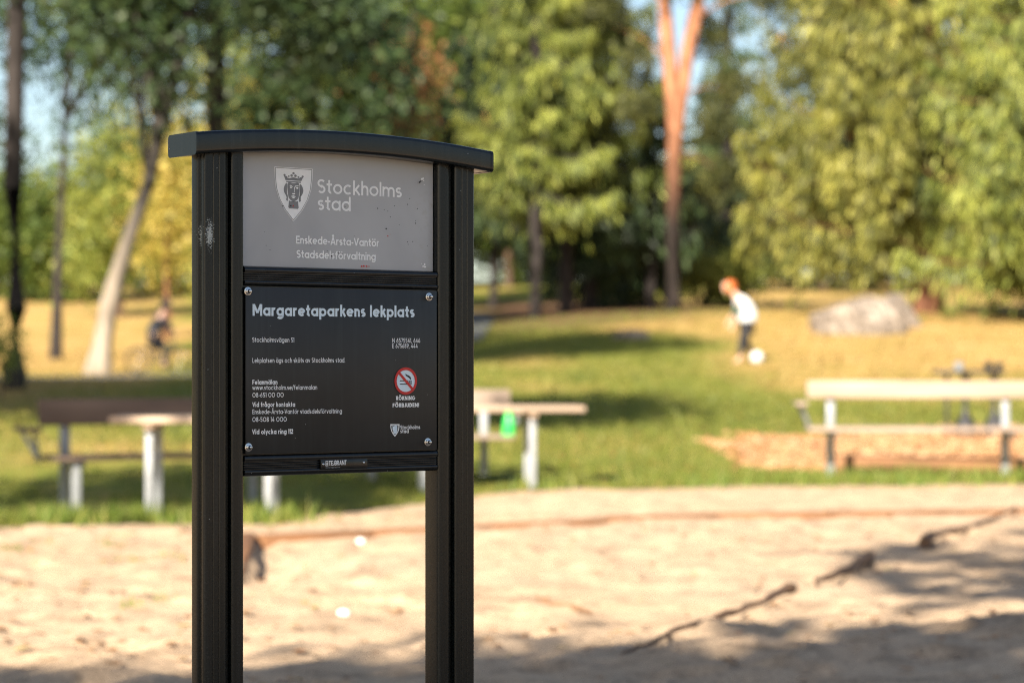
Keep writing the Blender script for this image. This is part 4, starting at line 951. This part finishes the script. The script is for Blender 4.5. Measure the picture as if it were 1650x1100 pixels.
spruce('spruce_tree', 'shaded spruce right of the sign cap end', at(795, 70), 13, 2.6, 2.2, LM_DARK, BK_DARK, 10, .4, 24, .14, .42, 8.5)
spruce('spruce_tree', 'dark spruce between the forked pine and the broad spruce', at(1172, 66), 15, .4, 1.3, LM_DARK, BK_DARK, 4, .62, 26, .2, .42, 11)
# leafy wood behind
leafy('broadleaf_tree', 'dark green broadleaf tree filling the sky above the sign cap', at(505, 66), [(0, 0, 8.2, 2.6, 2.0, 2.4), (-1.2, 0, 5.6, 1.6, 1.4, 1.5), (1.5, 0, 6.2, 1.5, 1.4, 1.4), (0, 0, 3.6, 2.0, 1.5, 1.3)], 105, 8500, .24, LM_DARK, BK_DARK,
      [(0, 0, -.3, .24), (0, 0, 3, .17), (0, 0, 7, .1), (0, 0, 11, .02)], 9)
leafy('rusty_tree', 'autumn tree with rust-coloured leaves above the middle of the sign', at(655, 72), [(0, -.5, 5.5, .75, .7, .8), (.5, -.5, 6.9, .55, .6, .5), (-.2, -.4, 7.6, .5, .5, .4)], 30, 1500, .2, LM_RUST, BK_BROWN,
      [(0, 0, -.3, .16), (0, 0, 3, .12), (0, 0, 6, .07), (.2, 0, 9, .02)], 7)
leafy('broadleaf_tree', 'mid green tree between the rusty tree and the spruces', at(735, 80), [(0, 0, 8.5, 2.4, 2, 2.6), (-.6, 0, 5.0, 1.8, 1.5, 1.8)], 110, 9000, .25, LM_MID, BK_BROWN,
      [(0, 0, -.3, .22), (0, 0, 3, .16), (0, 0, 7, .09), (0, 0, 11, .02)], 8)
leafy('broadleaf_tree', 'olive bush-like tree behind the playing child', at(1145, 70), [(0, 0, 2.6, 1.5, 1.3, 1.9), (.8, 0, 1.6, 1.1, 1, 1.1)], 70, 6000, .2, LM_OLIVE, BK_BROWN,
      [(0, 0, -.3, .12), (0, 0, 1.2, .09), (0, 0, 3, .06), (0, 0, 5, .02)], 7)
leafy('shrub', 'bright yellow-green shrub just left of the broad spruce', at(1118, 64), [(0, 0, 1.0, .7, .6, .55), (1.1, 0, .9, .8, .6, .55)], 36, 2400, .13, LM_LIME, BK_BROWN,
      [(0, 0, -.2, .05), (0, 0, .5, .04), (0, 0, 1.2, .01)], 5, None, .3, 0, 'shrub')
for px_, Y_, h_, wd_, mat_, lab in ((-20, 92, 5.2, 3.0, LM_MID, 'green bushes beyond the trunk at the far left'), (85, 88, 4.6, 2.4, LM_MID, 'mid green bushes behind the weeping birch'), (240, 95, 6.0, 2.6, LM_LIME, 'lime bush behind the yellow maple'),
                              (330, 98, 6.6, 2.8, LM_LIME, 'lime tree far behind the left post of the sign'), (430, 95, 12, 3.4, LM_LIME, 'tall lime-green tree far behind the sign cap'), (590, 98, 13.5, 3.6, LM_MID, 'tall green tree far behind the sign header'), (700, 104, 14, 3.4, LM_LIME, 'pale tree far behind the rusty tree'),
                              (830, 108, 5.0, 3.4, LM_LIME, 'low sunlit thicket seen between spruce trunks right of the sign'), (945, 112, 4.6, 3.4, LM_LIME, 'low sunlit thicket behind the yellow-green spruce'), (820, 100, 15, 3.2, LM_MID, 'tall green tree behind the spruces right of the sign'), (1010, 112, 4.4, 2.6, LM_YEL, 'golden thicket left of the forked pine'), (1090, 104, 5.0, 3.0, LM_LIME, 'pale thicket behind the foot of the forked pine'),
                              (1215, 90, 7.0, 2.6, LM_OLIVE, 'olive tree behind the head of the playing child'), (1330, 86, 6.5, 2.8, LM_OLIVE, 'olive tree behind the large boulder'), (1345, 98, 16, 3.4, LM_PINE, 'tall pine wood tree behind the broad spruce'), (1500, 95, 9.0, 3.6, LM_MID, 'shaded tree behind the trunk of the broad spruce'), (1630, 90, 9, 3.4, LM_MID, 'shaded tree behind the right edge spruce')):
    n0 = int(60+h_*9); leafy('background_tree', lab, at(px_, Y_), [(0, 0, h_*.55, wd_, wd_*.8, h_*.46), (wd_*.3, 0, h_*.3, wd_*.85, wd_*.7, h_*.28)], n0, int(3200+h_*420), .30, mat_, BK_BROWN,
          [(0, 0, -.3, .16), (0, 0, h_*.3, .12), (0, 0, h_*.6, .07), (0, 0, h_*.9, .02)], 6, 'trees at the far side of the park', .7)
# trees outside the frame whose shade falls on the lawn, the sign and the sand
leafy('shade_tree', 'tall tree standing left of the frame whose shade crosses the lawn', Vector((-5.6, 15.0, 0)), [(0, 0, 11.2, 1.7, 1.7, 2.0)], 60, 3600, .28, LM_MID, BK_DARK, [(0, 0, -.3, .22), (0, 0, 4, .17), (0, 0, 9, .1), (0, 0, 12.5, .02)], 6)
leafy('shade_tree', 'large tree left of the frame shading the path', Vector((-12.6, 21.5, .2)), [(0, 0, 10.5, 4.2, 3.4, 2.6)], 190, 11000, .36, LM_MID, BK_DARK, [(0, 0, -.3, .28), (0, 0, 4, .2), (0, 0, 9, .1), (0, 0, 13, .02)], 8)
leafy('shade_tree', 'very tall tree left of the frame whose shade falls before the spruces', Vector((-7.6, 25, .4)), [(0, 0, 15, 2.3, 2.2, 1.9)], 80, 4800, .32, LM_MID, BK_DARK, [(0, 0, -.3, .28), (0, 0, 6, .2), (0, 0, 13, .1), (0, 0, 16.5, .02)], 6)
leafy('shade_tree', 'slim tree left of the frame shading the left bench', Vector((-8.2, 6.1, 0)), [(0, 0, 10.0, 1.6, 1.2, 1.0)], 40, 2400, .28, LM_MID, BK_DARK, [(0, 0, -.3, .16), (0, 0, 4, .12), (0, 0, 9, .06), (0, 0, 10.6, .02)], 5)
leafy('shade_tree', 'tall broad tree behind the viewer shading the sign and right-hand sand', Vector((-1.75, -6.0, 0)), [(0, 0, 8.0, 3.7, 2.6, 3.4), (.6, 0, 12.4, 3.5, 2.6, 3.6), (-.3, 0, 5.6, 3.4, 2.4, 2.0)], 420, 17000, .46, LM_MID, BK_DARK, [(0, 0, -.3, .35), (0, 0, 4, .26), (0, 0, 9, .14), (0, 0, 14, .02)], 10, None, .45)
leafy('shade_tree', 'smaller tree behind the viewer shading the left foreground', Vector((-6.6, -6.2, 0)), [(0, 0, 7.5, 1.9, 1.8, 2.95), (1.0, 0, 7.1, 1.6, 1.6, 2.9)], 190, 9000, .42, LM_MID, BK_DARK, [(0, 0, -.3, .2), (0, 0, 3, .15), (0, 0, 7, .08), (0, 0, 9, .02)], 8, None, .45)

# ------------------------------------------------------------------ people
def skin(name, verts, edges, rad, mat, parent, sub=2, root=0):
    me = bpy.data.meshes.new(name+'_skel'); me.from_pydata([Vector(v) for v in verts], edges, []); o = bpy.data.objects.new(name+'_skel', me); C.objects.link(o)
    o.modifiers.new('Skin', 'SKIN'); s = o.modifiers.new('Sub', 'SUBSURF'); s.levels = sub; s.render_levels = sub
    for i, sv in enumerate(me.skin_vertices[0].data):
        r = rad[i]; sv.radius = r if hasattr(r, '__len__') else (r, r); sv.use_root = (i == root)
    dg = bpy.context.evaluated_depsgraph_get(); m2 = bpy.data.meshes.new_from_object(o.evaluated_get(dg)); m2.name = name
    bpy.data.objects.remove(o); bpy.data.meshes.remove(me); m2.materials.clear(); return link(name, m2, mat, parent, 180)
M_SKIN = simple('skin', (.58, .36, .26), .5, .05, 20); M_HAIR = simple('ginger_hair', (.50, .115, .02), .6, .25, 40)
M_SHIRT = simple('white_shirt', (.62, .63, .65), .8, .04, 12); M_GRN = simple('dark_green_sleeve', (.03, .075, .06), .8, .2, 12)
M_TRS = simple('dark_trousers', (.016, .016, .02), .8, .2, 12); M_SHOE = simple('tan_shoes', (.42, .27, .17), .7, .15, 12); M_DCL = simple('dark_clothes', (.015, .016, .022), .8, .2, 12)
def curled_hand(bm_, wrist, d, side, s=1.0):
    """palm and five fingers as tapered chains from the wrist"""
    d = d.normalized(); side = side.normalized(); up = d.cross(side)
    add_tube(bm_, [wrist, wrist+d*.035*s, wrist+d*.07*s], [.017*s, .028*s, .024*s], 8)
    for k in range(4):
        b0 = wrist+d*.062*s+side*(k-1.5)*.013*s; L_ = (.05, .058, .054, .042)[k]*s
        add_tube(bm_, [b0, b0+d*L_*.5+up*.006*s, b0+d*L_*.85+up*.022*s], [.008*s, .0075*s, .005*s], 6)
    b0 = wrist+d*.02*s+side*.024*s; add_tube(bm_, [b0, b0+side*.022*s+d*.018*s, b0+side*.026*s+d*.045*s+up*.01*s], [.010*s, .009*s, .006*s], 6)
# child in white shirt playing football; faces -x (left)
cp = at(1198, 40); kid = empty('person', cp); kid.scale = (1.07, 1.07, 1.05); tag(kid, 'ginger-haired child in white shirt and dark trousers bending forward over a football', 'person')
hip, ch_, sh, nk, hd = (.06, 0, .63), (.03, 0, .84), (-.08, 0, 1.03), (-.14, 0, 1.10), (-.21, 0, 1.17)
V_ = [hip, (.055, 0, .73), ch_, sh, nk, (-.175, 0, 1.135), (-.205, 0, 1.19),            # 0..6
      (-.06, -.13, 1.00), (-.13, -.17, .83), (-.24, -.14, .66),                          # near arm 7-9
      (-.06, .13, 1.00), (-.09, .17, .80), (-.15, .15, .60),                             # far arm 10-12
      (.05, -.07, .58), (-.03, -.09, .34), (-.06, -.09, .07), (-.15, -.10, .035),        # near leg (standing) 13-16
      (.06, .08, .58), (.03, .10, .33), (.19, .10, .15), (.14, .10, .055)]               # far leg lifted behind 17-20
E_ = [(0, 1), (1, 2), (2, 3), (3, 4), (4, 5), (5, 6), (3, 7), (7, 8), (8, 9), (3, 10), (10, 11), (11, 12), (0, 13), (13, 14), (14, 15), (15, 16), (0, 17), (17, 18), (18, 19), (19, 20)]
Rd = [.10, .09, .105, .095, .045, .05, .05, .05, .037, .024, .05, .037, .024, .072, .048, .032, .024, .072, .048, .032, .024]
body = skin('body', V_, E_, Rd, M_SKIN, kid)
bm = bmesh.new(); bmesh.ops.create_icosphere(bm, subdivisions=3, radius=1)
HM = Matrix.Translation((-.225, 0, 1.205)) @ Matrix.Rotation(R(38), 4, 'Y')
def head_shape(bm_, s=1.0):
    for v in bm_.verts:
        x, y, z = v.co; fx = x*.092; fy = y*.076; fz = z*.108
        if z < -.2: fy *= 1+.32*(z+.2); fx *= 1+.12*(z+.2)
        if x < -.85 and abs(y) < .25 and -.35 < z < .1: fx -= .016*(1-abs(y)/.25)      # nose
        if x < -.6 and .05 < z < .3 and .15 < abs(y) < .5: fx += .008                   # eye sockets
        v.co = Vector((fx, fy, fz))*s
head_shape(bm)
for s_ in (-1, 1): add_box(bm, Vector((.005, s_*.078, -.005)), (.03, .014, .05), .005)
bm.transform(HM); from_bm('head', bm, M_SKIN, kid, 180)
bm = bmesh.new(); bmesh.ops.create_icosphere(bm, subdivisions=3, radius=1); bmesh.ops.delete(bm, geom=[v for v in bm.verts if v.co.x < -.62 and v.co.z < .15 or v.co.z < -.6], context='VERTS')
for v in bm.verts: n_r = 1+.05*math.sin(v.co.x*17)*math.cos(v.co.y*15); v.co = Vector((v.co.x*.104*n_r+.006, v.co.y*.089*n_r, v.co.z*.120*n_r))
bm.transform(HM); from_bm('hair', bm, M_HAIR, kid, 180)
for s_ in (-1, 1):
    for nm_, o_, r_, m_ in (('eye', (-.083, s_*.030, .018), .010, M_WHITE),):
        bm = bmesh.new(); bmesh.ops.create_icosphere(bm, subdivisions=1, radius=r_); bm.transform(HM @ Matrix.Translation(o_)); from_bm(nm_, bm, M_INK, kid, 180)
bm = bmesh.new(); add_box(bm, Vector((-.088, 0, -.052)), (.008, .034, .007), .002); bm.transform(HM); from_bm('mouth', bm, M_RED, kid)
skin('shirt', [(.065, 0, .60), (.06, 0, .74), ch_, sh, (-.115, 0, 1.075), (-.06, -.125, 1.00), (-.085, -.15, .92), (-.06, .125, 1.0), (-.085, .15, .91)], [(0, 1), (1, 2), (2, 3), (3, 4), (3, 5), (5, 6), (3, 7), (7, 8)],
     [(.165, .165), (.175, .17), (.175, .175), (.145, .15), .07, .075, .065, .075, .065], M_SHIRT, kid)
for s_, ar in ((-1, [(-.083, -.152, .93), (-.13, -.17, .83), (-.19, -.155, .74)]), (1, [(-.075, .15, .92), (-.09, .17, .80), (-.12, .16, .70)])):
    skin('sleeve', ar, [(0, 1), (1, 2)], [.055, .047, .036], M_GRN, kid)
skin('trousers', [(.06, 0, .64), (.05, -.07, .57), (-.03, -.09, .34), (-.06, -.09, .11), (.06, .08, .57), (.03, .10, .33), (.17, .10, .17)], [(0, 1), (1, 2), (2, 3), (0, 4), (4, 5), (5, 6)], [(.115, .13), .092, .066, .05, .092, .066, .05], M_TRS, kid)
for sh_ in ([(-.04, -.09, .045), (-.10, -.095, .038), (-.17, -.10, .032)], [(.20, .10, .12), (.17, .10, .075), (.12, .10, .04)]):
    skin('shoe', sh_, [(0, 1), (1, 2)], [.042, .044, .034], M_SHOE, kid)
for wr, dd in ((Vector((-.24, -.14, .66)), Vector((-.25, .05, -.8))), (Vector((-.15, .15, .60)), Vector((-.15, -.1, -.9)))):
    bm = bmesh.new(); curled_hand(bm, wr, dd, Vector((0, 1, 0)), 1.0); from_bm('hand', bm, M_SKIN, kid, 60)
# football with dark patches
fb = at(1219.5, 39.8); bo = empty('football', (fb.x, fb.y, fb.z+.105)); tag(bo, 'white football on the grass behind the child', 'ball')
bm = bmesh.new(); bmesh.ops.create_icosphere(bm, subdivisions=3, radius=.10); from_bm('shell', bm, M_SHIRT, bo, 180)
ico = bmesh.new(); bmesh.ops.create_icosphere(ico, subdivisions=1, radius=1.0); ds = [v.co.copy() for v in ico.verts]; ico.free()
for d in ds[:12]:
    bm = bmesh.new(); u_, v_ = frame_of(d); bm.faces.new([bm.verts.new(d*.0985+(u_*math.cos(k*1.2566)+v_*math.sin(k*1.2566))*.030+d*.002) for k in range(5)]); bm.faces.ensure_lookup_table()
    r_ = bmesh.ops.extrude_face_region(bm, geom=bm.faces[:]); [setattr(v.__class__, '_', 0) if False else None for v in []]
    for g_ in r_['geom']:
        if isinstance(g_, bmesh.types.BMVert): g_.co += d*.002
    from_bm('patch', bm, M_WHITE, bo)
# child riding a bicycle on the path by the leaning tree
cy0 = at(257, 44.3, .03); RB = R(28)
bike = empty('bicycle', cy0, RB); tag(bike, 'dark bicycle ridden along the path by the leaning tree', 'bicycle')
def wheel(x):
    w_ = empty('wheel', (x, 0, .25)); w_.parent = bike
    bm = bmesh.new(); n = 28; rings = []
    for k in range(n):
        a_ = 2*math.pi*k/n; rings.append([bm.verts.new(((.235+.018*math.cos(b_))*math.cos(a_), .018*math.sin(b_), (.235+.018*math.cos(b_))*math.sin(a_))) for b_ in [2*math.pi*j/6 for j in range(6)]])
    for k in range(n):
        for j in range(6): bm.faces.new((rings[k][j], rings[k][(j+1) % 6], rings[(k+1) % n][(j+1) % 6], rings[(k+1) % n][j]))
    from_bm('tyre', bm, M_RUB, w_, 180); bm = bmesh.new()
    for k in range(14): a_ = 2*math.pi*k/14; add_tube(bm, [(0, .01*(-1)**k, 0), (.225*math.cos(a_), 0, .225*math.sin(a_))], .002, 4)
    add_tube(bm, [(0, -.04, 0), (0, .04, 0)], .014, 8); from_bm('spokes', bm, M_STEEL, w_)
wheel(-.40); wheel(.40)
bm = bmesh.new()
for a_, b_, r_ in (((-.40, 0, .25), (-.02, 0, .24), .013), ((-.02, 0, .24), (-.13, 0, .56), .015), ((-.40, 0, .25), (-.11, 0, .52), .010), ((-.02, 0, .24), (.28, 0, .52), .017), ((-.11, 0, .52), (.27, 0, .55), .014), ((.26, 0, .62), (.31, 0, .46), .017), ((.31, 0, .46), (.40, 0, .25), .013)): add_tube(bm, [a_, b_], r_, 8)
from_bm('frame', bm, M_BLACK, bike, 50)
tube('handlebar', [(.20, -.24, .74), (.27, -.12, .72), (.26, 0, .68), (.27, .12, .72), (.20, .24, .74)], .012, M_BLACK, bike, 8); tube('stem', [(.265, 0, .60), (.26, 0, .69)], .014, M_BLACK, bike, 8)
bm = bmesh.new(); add_box(bm, Vector((-.15, 0, .585)), (.20, .11, .04), .015); from_bm('saddle', bm, M_BLACK, bike, 40)
tube('crank', [(.06, -.09, .13), (.06, -.05, .13), (-.02, -.05, .24), (-.02, .05, .24), (-.10, .05, .35), (-.10, .09, .35)], .010, M_STEEL, bike, 6)
rid = empty('person', cy0, RB); tag(rid, 'child in dark clothes riding a bicycle past the leaning tree', 'person')
V2 = [(-.15, 0, .66), (-.11, 0, .78), (-.04, 0, .93), (.03, 0, 1.05), (.07, 0, 1.12), (.10, 0, 1.18), (.03, -.12, 1.02), (.12, -.18, .86), (.21, -.22, .77), (.03, .12, 1.02), (.12, .18, .86), (.21, .22, .77),
      (-.10, -.08, .62), (.10, -.09, .46), (.05, -.09, .17), (.12, -.09, .14), (-.10, .08, .62), (.12, .09, .60), (-.08, .09, .39), (-.01, .09, .36)]
E2 = [(0, 1), (1, 2), (2, 3), (3, 4), (4, 5), (3, 6), (6, 7), (7, 8), (3, 9), (9, 10), (10, 11), (0, 12), (12, 13), (13, 14), (14, 15), (0, 16), (16, 17), (17, 18), (18, 19)]
R2 = [.10, .09, .10, .09, .045, .05, .05, .038, .024, .05, .038, .024, .07, .048, .034, .024, .07, .048, .034, .024]
skin('body', V2, E2, R2, M_SKIN, rid)
skin('jacket', [(-.16, 0, .64), (-.11, 0, .78), (-.04, 0, .93), (.03, 0, 1.05), (.03, -.12, 1.02), (.12, -.18, .86), (.19, -.215, .79), (.03, .12, 1.02), (.12, .18, .86), (.19, .215, .79)], [(0, 1), (1, 2), (2, 3), (3, 4), (4, 5), (5, 6), (3, 7), (7, 8), (8, 9)], [(.12, .14), (.115, .135), (.125, .145), .10, .062, .05, .036, .062, .05, .036], M_DCL, rid)
skin('trousers', [(-.15, 0, .67), (-.10, -.08, .62), (.10, -.09, .46), (.05, -.09, .20), (-.10, .08, .62), (.12, .09, .60), (-.08, .09, .42)], [(0, 1), (1, 2), (2, 3), (0, 4), (4, 5), (5, 6)], [(.11, .12), .085, .062, .046, .085, .062, .046], M_DCL, rid)
for s_, sh_ in ((-1, [(.03, -.09, .155), (.08, -.09, .145), (.14, -.09, .14)]), (1, [(-.10, .09, .375), (-.05, .09, .365), (.01, .09, .36)])): skin('shoe', sh_, [(0, 1), (1, 2)], [.038, .04, .03], M_DCL, rid)
HM2 = Matrix.Translation((.13, 0, 1.255)) @ Matrix.Rotation(R(180), 4, 'Z') @ Matrix.Rotation(R(12), 4, 'Y')
bm = bmesh.new(); bmesh.ops.create_icosphere(bm, subdivisions=3, radius=1); head_shape(bm)
for s_ in (-1, 1): add_box(bm, Vector((.005, s_*.078, -.005)), (.03, .014, .05), .005)
bm.transform(HM2); from_bm('head', bm, M_SKIN, rid, 180)
bm = bmesh.new(); bmesh.ops.create_icosphere(bm, subdivisions=3, radius=1); bmesh.ops.delete(bm, geom=[v for v in bm.verts if v.co.z < .15 and v.co.x < .1 or v.co.z < -.3], context='VERTS')
for v in bm.verts: v.co = Vector((v.co.x*.112+.004, v.co.y*.094, v.co.z*.128))
bm.transform(HM2); from_bm('hair', bm, M_DCL, rid, 180)
for wr in (Vector((.20, -.22, .775)), Vector((.20, .22, .775))):
    bm = bmesh.new(); curled_hand(bm, wr, Vector((.5, 0, -.75)), Vector((0, 1, 0)), .9); from_bm('hand', bm, M_SKIN, rid, 60)

# ------------------------------------------------------------------ small dark stand behind the right bench
tp = at(1560, 26.0); pt_ = empty('pedestal_table', tp); tag(pt_, 'small dark table on two round-footed pedestals behind the right bench', 'table')
bm = bmesh.new(); add_box(bm, Vector((0, 0, .70)), (.74, .34, .035), .01); from_bm('table_top', bm, M_BLACK, pt_, 40)
for x_ in (-.03, .28): lathe('pedestal', [(.135, 0), (.14, .05), (.12, .12), (.08, .19), (.035, .25), (.026, .32), (.026, .60), (.05, .685)], M_BLACK, pt_, 18, Matrix.Translation((x_, 0, 0)))
tube('leg', [(-.22, .05, 0), (-.22, .05, .69)], .018, M_BLACK, pt_, 8)
for x_, r_, m_ in ((-.1, .05, M_GALV), (.22, .045, M_BLACK), (.33, .04, M_BLACK)):
    c_ = lathe('mug', [(r_*.8, 0), (r_, .02), (r_, .09), (r_*.85, .09), (r_*.8, .02)], m_, None, 16); c_.location = tp+Vector((x_, 0, .718))
    tag(c_, {(-.1): 'pale round mug on the small dark table behind the right bench', .22: 'left of two dark mugs on the small table behind the right bench', .33: 'right of two dark mugs on the small table behind the right bench'}[x_], 'mug', 'mugs on the small table')
# timber offcuts on the shaded grass behind the left bench
for px_, w__, mat_, lab in ((230, .46, M_TIMB, 'short orange-brown log lying in the shade behind the left bench'), (286, .36, M_ROCK, 'low grey stone lying in the shade beside the brown log')):
    q_ = at(px_, 30.5)
    if mat_ is M_TIMB:
        o = tube('log', [(-w__/2, 0, 0), (-w__/6, 0, .004), (w__/6, 0, 0), (w__/2, 0, .003)], [.075, .08, .078, .072], M_TIMB, None, 14, .04); o.location = q_+Vector((0, 0, .07)); tag(o, lab, 'log')
    else: rock('stone', lab, q_+Vector((0, 0, .05)), (w__/2, .16, .12), M_ROCK, 9, .2, 3)
